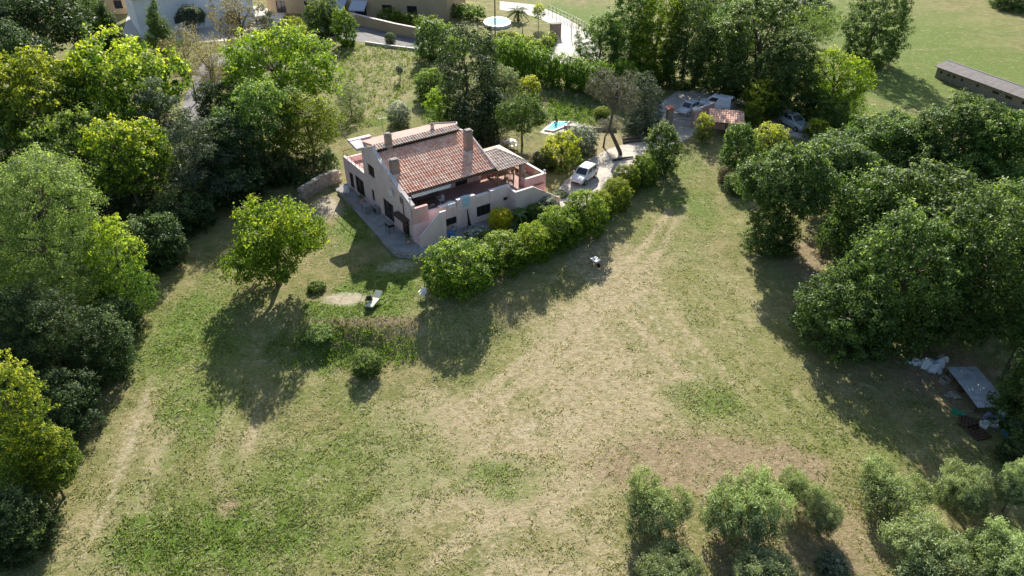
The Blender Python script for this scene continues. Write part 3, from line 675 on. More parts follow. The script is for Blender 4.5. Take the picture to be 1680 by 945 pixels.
T('dome', 1251, 160, 31, 32, .2, 'golden_dome_shrub', 'golden-capped dome shrub behind the layered young conifer', 'shrub', WB)
T('conelet', 1234, 190, 22, 26, 0, 'young_conifer', 'bright young conifer with layered boughs beside the tiled shelter', 'conifer', WB)
T('dome', 1155, 209, 16, 22, .2, 'round_shrub', 'round yellowish shrub in front of the tiled shelter', 'shrub', WB, 'ytop')
T('column', 1211, 243, 27, 38, 0, 'juniper_shrub', 'fuzzy upright green juniper below the young conifer', 'juniper', WB, 'broad', style='bush')
T('dome', 1264, 233, 31, 31, 0, 'golden_dome_shrub', 'golden-rimmed dome shrub in front of the silver estate car', 'shrub', WB)
T('dome', 1340, 212, 20, 17, 0, 'golden_dome_shrub', 'small golden dome shrub beyond the bonnet of the silver car', 'shrub', WB)
T('bush', 1188, 285, 10, 14, 0, 'dry_shrub', 'small dry brown shrub at the meadow end by the juniper', 'shrub', mat_='brown')
T('bush', 1212, 300, 22, 18, 0, 'dark_shrub', 'shaded shrub between the juniper and the large oaks', 'shrub', WO, 'oak')
# large oaks
T('oak', 1285, 312, 78, 72, 1.5, 'oak_tree', 'oak reaching furthest over the bare soil patch', group=WO, var=2)
T('oak', 1268, 374, 46, 36, .3, 'oak_tree', 'low overhanging oak limb crown above the bare soil', group=WO, var=3)
T('oak', 1375, 262, 72, 54, 2, 'oak_tree', 'oak behind the furthest reaching one, near the golden dome', group=WO, mat_='oak')
T('oak', 1462, 228, 74, 56, 2, 'oak_tree', 'pale topped oak on the pasture side of the grove', group=WO, mat_='broad', var=1)
T('oak', 1570, 236, 66, 70, 2, 'oak_tree', 'tall oak in front of the long shed', group=WO, mat_='oak', var=4)
T('oak', 1650, 260, 66, 72, 2, 'oak_tree', 'oak below the near end of the long shed', group=WO, mat_='broad', var=2)
T('oak', 1448, 345, 86, 80, .5, 'oak_tree', 'broad oak in the middle of the grove beside the bare soil', group=WO, var=5)
T('oak', 1522, 350, 96, 98, .5, 'oak_tree', 'broad oak in the heart of the grove', group=WO, mat_='oak', var=6)
T('oak', 1635, 385, 96, 104, .5, 'oak_tree', 'oak at the frame edge behind the corrugated sheet', group=WO, mat_='broad', var=3)
T('oak', 1392, 505, 82, 72, 0, 'oak_tree', 'dark shaded oak nearest the open meadow', group=WO, var=1)
T('oak', 1492, 445, 92, 118, .6, 'oak_tree', 'dark oak standing directly over the pale tarpaulin', group=WO, var=4)
T('oak', 1605, 450, 90, 112, .8, 'oak_tree', 'dark oak overhanging the corrugated sheet', group=WO, var=3)
T('oak', 1762, 600, 84, 120, .5, 'oak_tree', 'oak mostly cut off by the frame edge above the junk', group=WO, var=2)
T('oak', 1692, 530, 48, 84, 1.2, 'oak_tree', 'shaded oak at the frame edge beside the junk', group=WO, var=1)
T('bush', 1668, 738, 26, 26, 0, 'dark_shrub', 'dark shrub below the junk pile at the frame edge', 'shrub', WO, 'dark')
# olive grove
O = [(1075, 832, 55, 52, 'olive with an open middle showing its branches, first in its row'), (1222, 830, 65, 62, 'widest olive of the upper row'),
     (1303, 800, 28, 34, 'small olive squeezed behind its upright neighbour'), (1352, 836, 35, 40, 'upright olive with a long thin shadow'),
     (1464, 808, 54, 48, 'lush green olive at the edge of the oak shade'), (1582, 806, 42, 44, 'dim olive standing wholly in the oak shade'),
     (1668, 800, 30, 44, 'olive cut by the frame edge in the oak shade'), (1100, 935, 55, 42, 'olive at the bottom edge below the open one'),
     (1256, 938, 56, 42, 'olive at the bottom edge below the widest one'), (1528, 915, 76, 62, 'biggest olive, in the bottom row in full sun'),
     (1650, 915, 56, 52, 'pale olive in the bottom corner beside the biggest one')]
for k, (x, y, rx, ry, lb) in enumerate(O):
    T('olive', x, y, rx * .95, ry * .98, .15, 'olive_tree', lb, 'olive tree', GV, var=k % 4, style=('bush' if k in (7, 8) else None))
T('bush', 1368, 928, 26, 20, 0, 'grey_shrub', 'small blue-grey shrub between the bottom olives', 'shrub', GV, 'cedar', var=1)
# shrubs on the bank
T('bush', 600, 596, 26, 22, 0, 'bank_shrub', 'dark green bush alone at the foot of the bank', 'shrub', mat_='broad', var=2)
T('bush', 522, 548, 26, 12, 0, 'bank_shrub', 'low leafy bush on the bank below the lounger', 'shrub', mat_='broad', var=3)
T('bush', 520, 470, 16, 10, 0, 'bank_shrub', 'low bush at the lawn edge beside the spreading tree', 'shrub', mat_='broad', var=1)

# hedges: one clipped mass each
def hedge(name, label, pix, wid, h, mat_, n=16000, leaf=.2, group=None, dz=0):
    pts = [at(*p) for p in pix]; o0 = pts[0].copy(); lob = []
    for p, q in zip(pts[:-1], pts[1:]):
        L = np.linalg.norm(q - p); k = max(1, int(L / (wid * .9)))
        for t in range(k):
            c = p + (q - p) * (t + .5) / k - o0; hh = h * random.uniform(.88, 1.1)
            lob.append((c[0], c[1], c[2] + hh * .48, L / k * .72, wid * .62, hh * .52))
    cm = crown('hedge', lob, n, leaf, .5, .38, 24, .35, flat=1.0)
    o = link(name, cm, LM[mat_]); o.location = o0; return tag(o, label, 'hedge', group)
hedge('tall_hedge', 'long tall ragged hedge between the garden and the concrete road', [(818, 118), (880, 132), (935, 146), (990, 158), (1040, 160)], 2.6, 4.9, 'hedge', 56000, .24)
hedge('upper_hedge', 'long hedge in front of the upper pool, thick and dark below', [(690, 52), (740, 68), (800, 82), (850, 92), (890, 98)], 2.4, 2.6, 'hedge', 22000, .26)
hedge('roadside_hedge', 'clipped hedge on top of the ochre retaining wall', [(632, 36), (668, 44), (720, 55)], 2.4, 2.6, 'hedge', 12000, .26)
hedge('back_hedge', 'dark hedge behind the roadside hedge, near the ochre building', [(690, 18), (740, 26), (790, 34)], 2.4, 2.4, 'broad', 11000, .28)
hedge('golden_hedge', 'short yellow-green hedge beside the brick gate pillar', [(822, 66), (860, 76), (895, 82), (903, 68)], 1.8, 1.8, 'ytop', 9000, .25)

# topiary and palms
T('dome', 884, 21, 11, 13, 1.2, 'topiary_tree', 'round clipped ball tree on a stem beside the date palm', 'topiary', VT, 'ytop')
def palm(name, label, px, py, hgt, fl, nf=26, mat_='palm', stem=.22):
    p = at(px, py); o = thing(name, label, 'palm', p); pts = []; g = random.Random(px)
    V = []; Fc = []
    for k in range(nf):
        a = k * 2.4; el = g.uniform(-.3, 1.2); L = fl * g.uniform(.8, 1.1); prev = None
        for s in range(14):
            t = s / 13; e = el - 1.5 * t * t
            r = L * t; x = math.cos(a) * r * math.cos(el * .6); y = math.sin(a) * r * math.cos(el * .6); z = hgt + math.sin(el) * r * .9 - .65 * L * t * t
            w_ = .05 + .42 * fl / 2 * math.sin(math.pi * min(1, t + .12)) * .6
            sx, sy = -math.sin(a) * w_, math.cos(a) * w_
            if prev is not None and s % 1 == 0:
                for sg in (1, -1):
                    n0 = len(V); px_, py_, pz_ = prev
                    V += [(px_, py_, pz_), (x, y, z), (x + sg * sx + math.cos(a) * .1, y + sg * sy + math.sin(a) * .1, z - w_ * .45), ((px_ + x) / 2 + sg * sx * .9, (py_ + y) / 2 + sg * sy * .9, z - w_ * .4)]
                    if g.random() < .85: Fc.append((n0, n0 + 1, n0 + 2, n0 + 3))
            prev = (x, y, z)
    m = raw_mesh('fronds', np.array(V), np.array(Fc))
    nF = len(m.polygons)
    m.attributes.new('tint', 'FLOAT', 'FACE').data.foreach_set('value', rng.random(nF).astype(np.float32))
    m.attributes.new('tip', 'FLOAT', 'FACE').data.foreach_set('value', (rng.random(nF) * .5).astype(np.float32))
    link('fronds', m, LM[mat_], o)
    mb = MB(); mb.tube([(0, 0, -.1), (0.02, 0, hgt * .5), (0, 0, hgt)], [stem * 1.3, stem, stem * 1.2], 10); mb.build('trunk', M['bark'], o, smooth=True)
palm('date_palm', 'date palm with arching fronds beside the upper pool', 850, 34, 1.8, 2.6, 34)
palm('small_palm', 'small grey-green palm against the terrace wall', 850, 362, .8, 1.3, 30, 'willow', .14)

# undergrowth: uncountable low cover at the wood's foot
def cover(name, poly, n, mat_, h=.7, leaf=.2):
    P = np.array([at(*p)[:2] for p in poly]); lo = P.min(0); hi = P.max(0); out = []
    while len(out) < n // 14:
        q = lo + rng.random((4000, 2)) * (hi - lo); ins = np.zeros(len(q), bool); j = len(P) - 1
        for i_ in range(len(P)):
            xi, yi = P[i_]; xj, yj = P[j]
            with np.errstate(divide='ignore', invalid='ignore'):
                ins ^= ((yi > q[:, 1]) != (yj > q[:, 1])) & (q[:, 0] < (xj - xi) * (q[:, 1] - yi) / (yj - yi + 1e-12) + xi)
            j = i_
        out += list(q[ins])
    c = np.array(out[:n // 14]); hgt = h * (fbm(c[:, 0], c[:, 1], 3.0) * 1.6) * rng.random(len(c)) ** .4
    idx = np.repeat(np.arange(len(c)), 14); off = rand_dirs(len(idx)) * .35 * (rng.random(len(idx)) ** .5)[:, None]
    p = np.stack([c[idx, 0], c[idx, 1], terrain(c[idx, 0], c[idx, 1]) + hgt[idx]], 1) + off
    nn = rand_dirs(len(idx)) + np.array([0, 0, .8]); nn /= np.linalg.norm(nn, axis=1)[:, None]
    s = leaf * rng.uniform(.6, 1.4, len(idx))
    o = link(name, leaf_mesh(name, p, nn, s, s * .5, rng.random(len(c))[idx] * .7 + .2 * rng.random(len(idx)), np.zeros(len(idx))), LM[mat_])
    return tag(o, None, None, None, 'stuff')
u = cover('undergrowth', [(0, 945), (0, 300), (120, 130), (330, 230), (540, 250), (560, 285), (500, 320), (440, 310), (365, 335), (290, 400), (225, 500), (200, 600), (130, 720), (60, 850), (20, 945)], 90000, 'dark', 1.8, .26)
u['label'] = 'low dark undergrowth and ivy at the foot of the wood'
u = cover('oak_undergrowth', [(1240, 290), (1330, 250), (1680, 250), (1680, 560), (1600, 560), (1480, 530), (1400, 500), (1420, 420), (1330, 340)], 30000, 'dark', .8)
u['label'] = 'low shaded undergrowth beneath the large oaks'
u = cover('garden_weeds', [(690, 130), (820, 130), (1000, 165), (1090, 180), (1090, 205), (900, 205), (880, 225), (800, 235), (770, 215), (690, 200)], 12000, 'broad', .4)
u['label'] = 'weeds and low growth under the trees behind the house'
u = cover('bank_weeds', [(470, 525), (690, 522), (690, 560), (600, 575), (480, 580)], 2500, 'brown', .14, .12)
u['label'] = 'dry weeds covering the bank below the lawn'
u = cover('bank_herbs', [(470, 530), (580, 540), (690, 560), (680, 600), (480, 605), (420, 580)], 4500, 'bright', .16, .14)
u['label'] = 'green herbs at the foot of the bank'
u = cover('fallow_weeds', [(560, 75), (680, 75), (700, 110), (690, 135), (600, 215), (560, 215), (555, 100)], 14000, 'bright', .22, .2)
u['label'] = 'yellow-green weeds over the fallow lawn'
u = cover('meadow_end_weeds', [(900, 165), (975, 180), (975, 205), (940, 205), (905, 195)], 3000, 'bright', .2, .2)
u['label'] = 'yellow-green grass tufts behind the garden pool'

# grass tufts over the meadow
def grass(n):
    # denser near the camera: sample in picture-like depth
    y = 16 + (rng.random(n) ** 1.5) * 75; x = (rng.random(n) - .5) * 2 * (y * .78 + 14)
    mk = masks(x, y); z = terrain(x, y)
    blocked = (mk['pale'] > .4) | ((mk['soil'] > .7) & (rng.random(n) < .6))
    clumpy = rng.random(n) < np.clip(.10 + 1.4 * (fbm(x, y, 1.1, 4) - .42) + .5 * mk['lush'] - .15 * mk['dry'], .05, 1)
    q = np.array([at(*p)[:2] for p in [(640, 320), (690, 418), (1000, 325), (1150, 215), (1090, 195), (850, 200), (600, 215), (540, 320)]])
    inside = np.zeros(n, bool); j = len(q) - 1
    for i_ in range(len(q)):
        inside ^= ((q[i_, 1] > y) != (q[j, 1] > y)) & (x < (q[j, 0] - q[i_, 0]) * (y - q[i_, 1]) / (q[j, 1] - q[i_, 1] + 1e-12) + q[i_, 0]); j = i_
    k = ~blocked & clumpy & ~inside; x, y, z = x[k], y[k], z[k]; mk = {a: b[k] for a, b in mk.items()}
    m = len(x); idx = np.repeat(np.arange(m), 3); t = len(idx)
    hgt = (.03 + .07 * rng.random(m) ** 2 + .03 * np.clip(mk['lush'], 0, 1))[idx]
    p = np.stack([x[idx], y[idx], z[idx]], 1) + rng.normal(size=(t, 3)) * np.array([.07, .07, 0])
    a = rng.random(t) * 6.28; w_ = .025 + .03 * rng.random(t)
    dx, dy = np.cos(a) * w_, np.sin(a) * w_; ln = rng.normal(size=(t, 2)) * .11
    v0 = p + np.stack([-dx, -dy, -.01 + 0 * dx], 1); v1 = p + np.stack([dx, dy, -.01 + 0 * dx], 1)
    v2 = p + np.stack([ln[:, 0] + dx * .3, ln[:, 1] + dy * .3, hgt], 1); v3 = p + np.stack([ln[:, 0] - dx * .5, ln[:, 1] - dy * .5, hgt * .9], 1)
    me = raw_mesh('grass', np.stack([v0, v1, v2, v3], 1).reshape(-1, 3), np.arange(4 * t).reshape(t, 4))
    green = np.clip(.35 + mk['lush'] * .5 - mk['dry'] * .3 + .5 * (fbm(x, y, 1.6, 3) - .5) * 2 + .25 * rng.normal(size=m), 0, 1)
    me.attributes.new('tint', 'FLOAT', 'FACE').data.foreach_set('value', rng.random(t).astype(np.float32))
    me.attributes.new('tip', 'FLOAT', 'FACE').data.foreach_set('value', (1 - green[idx]).astype(np.float32))
    o = link('grass', me, LM['grass']); tag(o, 'short tufts of green and straw coloured grass over the meadow', None, None, 'stuff')
LM['grass'] = leafmat('grass_blade', (.125, .175, .035), (.21, .27, .055), (.46, .42, .27), .5, 1.15)
grass(260000)

# ================================================================ the house (local x along the terrace, y away from it)
HP = flat(681, 400); HRZ = R(35)
def hw(x, y, z=0.0):
    c, s = math.cos(HRZ), math.sin(HRZ); return (HP[0] + x * c - y * s, HP[1] + x * s + y * c, z)
house = thing('house', 'pink two-storey farmhouse with terracotta roof and long raised terrace', 'house', tuple(HP), HRZ)

def wall(mb, s0, s1, z0, top, holes, place, th=.25):
    """wall from s0 to s1 with openings (a,b,c,d); top(s) gives its height; place(s,z,depth)->xyz"""
    ss = sorted({s0, s1, *[h[0] for h in holes], *[h[1] for h in holes], *getattr(top, 'brk', [])}); ss = [s for s in ss if s0 <= s <= s1]
    zs = sorted({z0, 99., *[h[2] for h in holes], *[h[3] for h in holes]})
    hole = lambda s, z: any(h[0] < s < h[1] and h[2] < z < h[3] for h in holes)
    nS, nZ = len(ss) - 1, len(zs) - 1
    solid = [[not hole((ss[i] + ss[i + 1]) / 2, (zs[j] + min(zs[j + 1], zs[j] + .2)) / 2) for j in range(nZ)] for i in range(nS)]
    for i in range(nS):
        for j in range(nZ):
            if not solid[i][j]: continue
            a, b = ss[i], ss[i + 1]; ta, tb = top(a + 1e-4), top(b - 1e-4); c = zs[j]
            if min(ta, tb) <= c: continue
            za, zb = min(zs[j + 1], ta), min(zs[j + 1], tb)
            q = [(a, c), (b, c), (b, zb), (a, za)]
            f_ = [place(s, z, 0) for s, z in q]; k_ = [place(s, z, th) for s, z in q]
            mb.add(f_, [(0, 1, 2, 3)]); mb.add(k_, [(3, 2, 1, 0)])
            def side(m, n_): mb.add([f_[m], f_[n_], k_[n_], k_[m]], [(0, 1, 2, 3)])
            if j == 0 or not solid[i][j - 1]: side(0, 1)
            if zs[j + 1] >= min(ta, tb) or j == nZ - 1 or not solid[i][j + 1]: side(2, 3)
            if i == 0 or not solid[i - 1][j]: side(3, 0)
            if i == nS - 1 or not solid[i + 1][j]: side(1, 2)
def window(parent, pl, a, b, c, d, dep=.14, bars=1, shutter=False, frame='wood_dark', pane='glass', name='window'):
    fr = MB(); t = .06
    def bx(s0, s1, z0, z1, d0, d1):
        fr.hexa([pl(s0, z0, d0), pl(s1, z0, d0), pl(s1, z0, d1), pl(s0, z0, d1), pl(s0, z1, d0), pl(s1, z1, d0), pl(s1, z1, d1), pl(s0, z1, d1)])
    bx(a, b, c, c + t, dep - .05, dep + .03); bx(a, b, d - t, d, dep - .05, dep + .03); bx(a, a + t, c + t, d - t, dep - .05, dep + .03); bx(b - t, b, c + t, d - t, dep - .05, dep + .03)
    for k in range(bars):
        s = a + (b - a) * (k + 1) / (bars + 1); bx(s - t / 2, s + t / 2, c + t, d - t, dep - .045, dep + .025)
    if shutter:
        zz = c + .1
        while zz < d - .08: bx(a + t, b - t, zz, zz + .03, dep - .04, dep - .01); zz += .09
    o = fr.build(name, M[frame], parent)
    g = MB(); g.hexa([pl(a + .01, c + .01, dep + .035), pl(b - .01, c + .01, dep + .035), pl(b - .01, c + .01, dep + .05), pl(a + .01, c + .01, dep + .05), pl(a + .01, d - .01, dep + .035), pl(b - .01, d - .01, dep + .035), pl(b - .01, d - .01, dep + .05), pl(a + .01, d - .01, dep + .05)])
    g.build('pane', M[pane], o)
    return o
def roofz(y): return 4.2 + (y - 1.8) * .412
plX = lambda x0: (lambda s, z, d: (x0 + d, s, z))
plY = lambda y0: (lambda s, z, d: (s, y0 + d, z))
# gable wall
def gtop(y):
    if y < 1.9: return 3.85 + (y + .0) * .33
    if y < 7.3: return roofz(y) + .05
    return 6.95 - (y - 7.3) * .43
gtop.brk = [1.9, 7.3]
mb = MB()
GH = [(7.5, 9.0, 3.6, 4.8), (8.1, 8.75, .9, 2.15), (4.0, 6.2, .25, 2.25), (.9, 2.4, .15, 1.9), (1.95, 2.4, 3.2, 3.95)]
wall(mb, 0, 10, -.3, gtop, GH, plX(0), .28)
# rear and right side walls of the main block, wall behind the terrace
def rtop(y): return min(roofz(y), 6.95 - (y - 7.3) * .3)
rtop.brk = [7.3]
wall(mb, 4.2, 10, -.3, rtop, [(6, 7, 3, 4.2)], lambda s, z, d: (10 - d, s, z))
def ft(s): return 5.6
wall(mb, .28, 9.72, -.3, lambda s: 5.9, [(3, 4, 3.2, 4.2), (6, 7, 3.2, 4.2)], lambda s, z, d: (s, 10 - d, z))
BH = [(.9, 3.0, 2.16, 4.0), (3.9, 5.2, 2.16, 4.0), (7.0, 8.4, 2.16, 4.1)]
mb.build('wall', M['plaster'], house)
mb = MB(); wall(mb, .28, 9.72, 2.15, lambda s: 5.1, BH, plY(4.2), .22); mb.build('back_wall', M['pink'], house)
for h in BH: window(house, plY(4.2), *h, dep=.1, bars=1, name='terrace_door')
for k, h in enumerate(GH):
    window(house, plX(0), *h, dep=.14, bars=1 if k != 1 else 0, shutter=(k in (0, 1)), name='door' if k in (2, 3) else 'window')
# lower front wall under the terrace with stepped parapet
def ptop(s):
    for a, t in ((0.28, 2.9), (2.7, 2.92), (4.6, 3.1), (6.6, 2.85), (8.3, 3.0)):
        if s >= a: r = t
    return r
ptop.brk = [2.7, 4.6, 6.6, 8.3]
mb = MB()
FH = [(2.95, 4.55, .75, 1.5), (6.8, 8.4, .65, 1.75), (9.9, 10.4, 1.5, 2.0)]
wall(mb, .28, 10.6, -.3, ptop, FH, plY(.0), .22)
mb.box(4.62, 6.58, -.16, -.002, 2.0, 3.13); mb.box(8.32, 10.58, -.14, -.002, 1.95, 3.02)        # raised panels of the parapet
mb.box(10.6, 12.6, -1.1, .2, -.3, 2.1); mb.box(10.6, 12.6, -1.25, -1.1, -.3, 2.7)                # landing of the garden stair
mb.box(10.45, 10.6, -1.25, .0, 1.9, 2.75)
mb.prism([(12.6, -.3), (16.0, -.3), (16.0, .6), (15.6, .8), (12.6, 2.7)], 'y', -1.25, -1.1)
mb.prism([(12.6, -.3), (15.9, -.3), (15.9, .1), (12.6, 2.0)], 'y', -1.1, .18)
mb.build('terrace_wall', M['plaster'], house)
for h in FH: window(house, plY(0), *h, dep=.12, bars=2 if h[1] - h[0] > 1 else 0, frame='wood_dark')
mb = MB()
mb.box(12.6, 15.2, .2, .4, -.3, 2.95); mb.box(15.0, 15.2, .4, 5.4, -.3, 2.95); mb.box(12.6, 12.8, .4, .9, 1.9, 2.95)
mb.box(10.0, 15.0, 5.2, 5.4, -.3, 2.95)
mb.box(.28, 2.6, -.02, .2, 2.1, 3.2) if False else None
mb.build('pink_parapet', M['pink'], house)
# coping strips
mb = MB()
for a, b in ((2.7, 4.6), (4.6, 6.6), (6.6, 8.3), (8.3, 10.62)):
    t = ptop(a + .1); mb.box(a + .01, b - .01, -.18, .26, t + .034, t + .09)
mb.box(10.4, 12.62, -1.3, -1.06, 2.752, 2.81); mb.box(10.40, 10.64, -1.05, .0, 2.752, 2.81)
mb.prism([(12.63, 2.69), (15.62, .80), (16.02, .60), (16.02, .67), (15.62, .87), (12.63, 2.76)], 'y', -1.3, -1.06)
mb.box(12.56, 15.25, .16, .44, 2.953, 3.0); mb.box(14.96, 15.24, .45, 5.44, 2.953, 3.0)
mb.prism([(0.0, 3.86), (1.9, 4.49), (1.9, 4.55), (0.0, 3.92)], 'x', -.04, .32)
mb.prism([(1.92, roofz(1.9) + .06), (7.0, roofz(7.0) + .06), (7.3, 6.96), (9.2, 6.13), (10.15, 6.05), (10.15, 6.2), (9.2, 6.3), (7.3, 7.1), (6.9, roofz(7) + .22), (1.92, roofz(1.9) + .2)], 'x', -.08, .3)
mb.prism([(9.3, 6.02), (11.4, 6.35), (11.4, 6.55), (10.2, 6.45), (9.3, 6.3)], 'x', -.75, .35)
mb.box(-.75, 1.6, 10.9, 11.4, 6.36, 6.56)
mb.build('coping', M['coping'], house)
# terrace floor and structure
mb = MB(); mb.box(.28, 10.2, .22, 4.2, 1.9, 2.15); mb.box(10.2, 15.0, .2, 5.2, 1.9, 2.148); mb.build('terrace_floor', M['terrafloor'], house)
# left stair: flight down along the front with solid sloping parapets
mb = MB()
mb.prism([(0.0, -.3), (2.75, -.3), (2.75, 3.0), (2.2, 3.0), (0.0, 1.1)], 'y', -1.15, -1.0)
mb.box(0.0, 2.7, -.16, -.002, -.3, .02)
for k in range(11): mb.box(.1 + k * .24, 2.7, -1.0, -.003, -.3 if k == 0 else .18 * k + .02, .18 * (k + 1) + .02)
mb.build('stair', M['plaster'], house)
mb = MB(); mb.prism([(-.04, 1.08), (2.2, 3.02), (2.8, 3.02), (2.8, 3.09), (2.15, 3.09), (-.04, 1.17)], 'y', -1.19, -.97); mb.build('stair_coping', M['coping'], house)
mb = MB(); mb.prism([(0, 2.0), (2.7, 2.0), (2.7, 3.3), (.0, 3.75)], 'y', -.03, .28) if False else mb.box(.0, 1.6, -.04, .26, 2.0, 3.55)
mb.build('corner_parapet', M['pink'], house)
# main roof: real undulating tiles
def tiles(name, x0, x1, y0, y1, zf, material, parent, rib=.27, row=.42, amp=.045, clipx=None, vertical=None):
    nxr = max(2, int((x1 - x0) / rib)); nr = max(1, int(round((y1 - y0) / row))); mb = MB(); SEG = 4
    xs = [x0 + (x1 - x0) * i / (nxr * SEG) for i in range(nxr * SEG + 1)]
    prof = [amp * (math.cos(2 * math.pi * i / SEG)) for i in range(len(xs))]
    for r in range(nr):
        a = y0 + (y1 - y0) * r / nr; b = y0 + (y1 - y0) * (r + 1) / nr; base = len(mb.v); ok = []
        jz = [random.uniform(-.008, .008) for _ in range(nxr + 1)]
        for i_, x in enumerate(xs):
            lo_, hi_ = (x0, x1) if clipx is None else clipx(a)
            lo2, hi2 = (x0, x1) if clipx is None else clipx(b)
            xa = min(max(x, lo_), hi_); xb = min(max(x, lo2), hi2); z_ = prof[i_] + jz[i_ // SEG]
            mb.v += [(xa, a, zf(a) + z_ + .035), (xb, b + .03, zf(b) + z_ + .0), (xa, a, zf(a) + z_ - .02)]
        for i_ in range(len(xs) - 1):
            p = base + 3 * i_; mb.f += [(p, p + 3, p + 4, p + 1), (p + 2, p + 5, p + 3, p)]
    o = mb.build(name, material, parent); return o
roof = tiles('roof', .3, 10.15, 1.75, 7.0, lambda y: roofz(y) + .10, M['tile'], house)
mb = MB(); mb.prism([(1.7, roofz(1.7) - .06), (7.25, roofz(7.25) - .06), (7.25, roofz(7.25) + .03), (1.7, roofz(1.7) + .03)], 'x', .3, 10.15); mb.build('roof_deck', M['wood_dark'], roof)
mb = MB(); mb.tube([(.2, 1.62, roofz(1.6) + .03), (10.2, 1.62, roofz(1.6) + .0)], .07, 8); mb.tube([(.32, 1.65, 4.1), (-.02, 1.7, 3.9), (-.06, 1.72, .1)], .05, 8); mb.tube([(6.55, 1.62, 4.1), (6.5, .2, 3.2)], .001, 4); mb.build('gutter', M['wood_dark'], roof)
mb = MB(); mb.prism([(1.72, roofz(1.7) + .10), (7.0, roofz(7.0) + .10), (7.0, roofz(7) + .24), (1.72, roofz(1.7) + .24)], 'x', 10.16, 10.3); mb.build('verge', M['coping'], roof)
# raised rear roof: step coloured dark as the shadow gap, tile strip, flat red roof with cut corner
mb = MB(); mb.box(.3, 9.3, 7.26, 7.4, 6.3, 6.72); mb.build('roof_shadow_step', M['wood_dark'], roof)
strip_ = tiles('ridge_tiles', .2, 9.45, 6.95, 7.75, lambda y: 6.78 + (y - 6.95) * .28, M['tile_pale'], roof, amp=.05, row=.4)
mb = MB(); P5 = [(.32, 7.7), (9.5, 7.7), (9.9, 8.4), (8.1, 10.6), (.32, 11.0)]
zz = lambda y: 7.0 - (y - 7.7) * .2
mb.add([(x, y, zz(y)) for x, y in P5] + [(x, y, zz(y) - .2) for x, y in P5], [(0, 1, 2, 3, 4), (9, 8, 7, 6, 5)] + [(k, (k + 1) % 5, 5 + (k + 1) % 5, 5 + k) for k in range(5)])
mb.build('flat_roof', M['tile_red'], roof)
mb = MB(); mb.tube([(9.5, 7.66, 7.05), (9.93, 8.4, 6.92), (8.1, 10.66, 6.48)], .07, 6); mb.build('roof_edge', M['coping'], roof)
def chimney(x, y, zb, zt, wx, wy, cap, mt='brick'):
    mb = MB(); mb.box(x - wx / 2, x + wx / 2, y - wy / 2, y + wy / 2, zb, zt - .12); o = mb.build('chimney', M[mt], roof)
    mb = MB(); mb.box(x - wx / 2 - cap, x + wx / 2 + cap, y - wy / 2 - cap, y + wy / 2 + cap, zt - .12, zt - .04)
    mb.box(x - wx / 2 + .05, x + wx / 2 - .05, y - wy / 2 + .05, y + wy / 2 - .05, zt - .04, zt + .08); mb.build('chimney_cap', M['stone'], o)
chimney(1.7, 7.25, 6.2, 7.95, .55, .5, .08); chimney(.75, 4.4, 4.9, 6.6, .8, .6, .07); chimney(9.0, 4.75, 5.0, 7.45, .75, .6, .06)
chimney(7.05, 8.3, 6.5, 7.45, .28, .28, .07, 'tile_pale')
mb = MB(); mb.tube([(1.45, 7.6, 6.8), (1.45, 7.6, 9.6)], .025, 6); mb.tube([(1.05, 7.6, 9.4), (1.85, 7.6, 9.4)], .015, 5)
for k in range(5): mb.tube([(1.1 + k * .18, 7.4, 9.4), (1.1 + k * .18, 7.8, 9.4)], .01, 4)
mb.build('aerial', M['metal'], roof)
# pergola roof at the right end of the terrace
def pcl(y): t = (y - 1.3) / 2.9; return (10.2, 13.9 - 1.9 * t)
pg = tiles('pergola_roof', 10.2, 13.9, 1.3, 4.2, lambda y: 4.15 + (y - 1.3) * .30, M['tile_pale'], house, clipx=pcl)
mb = MB(); mb.add([(13.9, 1.3, 4.16), (12.0, 4.2, 5.05), (12.0, 4.6, 5.05), (13.9, 6.6, 4.16)], [(0, 3, 2, 1)]); mb.add([(10.2, 4.2, 5.07), (12, 4.2, 5.07), (12, 4.6, 5.07), (13.9, 6.6, 4.15), (10.2, 6.6, 4.15)], [(0, 1, 2, 3, 4)])
mb.build('pergola_hip', M['tile_pale'], pg)
mb = MB()
for (x, y) in ((10.3, 1.6), (11.3, 1.6), (12.2, 1.6), (10.3, 5.0), (12.4, 5.0)): mb.tube([(x, y, 2.15), (x, y, 4.15)], .07, 8)
mb.box(10.2, 13.8, 1.5, 1.66, 3.98, 4.12); mb.box(10.2, 13.8, 4.9, 5.06, 3.98, 4.12); mb.box(13.6, 13.76, 1.66, 4.9, 3.98, 4.12)
for k in range(7): mb.box(10.4 + k * .5, 10.5 + k * .5, 1.3, 4.2, 4.0, 4.02)
mb.build('pergola_frame', M['wood'], house)
mb = MB(); mb.box(13.1, 13.55, 1.45, 1.95, 2.149, 4.1); mb.build('brick_pier', M['brick'], house, bevel=.02)
mb = MB(); mb.tube([(.9, 1.75, 3.95), (5.1, 1.75, 3.95)], .11, 10); mb.add([(.95, 1.8, 3.93), (5.0, 1.8, 3.93), (5.0, 1.62, 3.72), (.95, 1.62, 3.72)], [(0, 1, 2, 3)]); mb.build('awning', M['white'], house)
mb = MB(); mb.box(-.75, -.01, .6, 2.9, 2.12, 2.2); mb.prism([(-.7, 1.7), (-.02, 1.7), (-.7, 2.1)], 'y', .62, .68); mb.prism([(-.7, 2.1), (-.02, 1.5), (-.02, 2.1)], 'y', 2.8, 2.86); mb.build('canopy', M['wood_dark'], house)
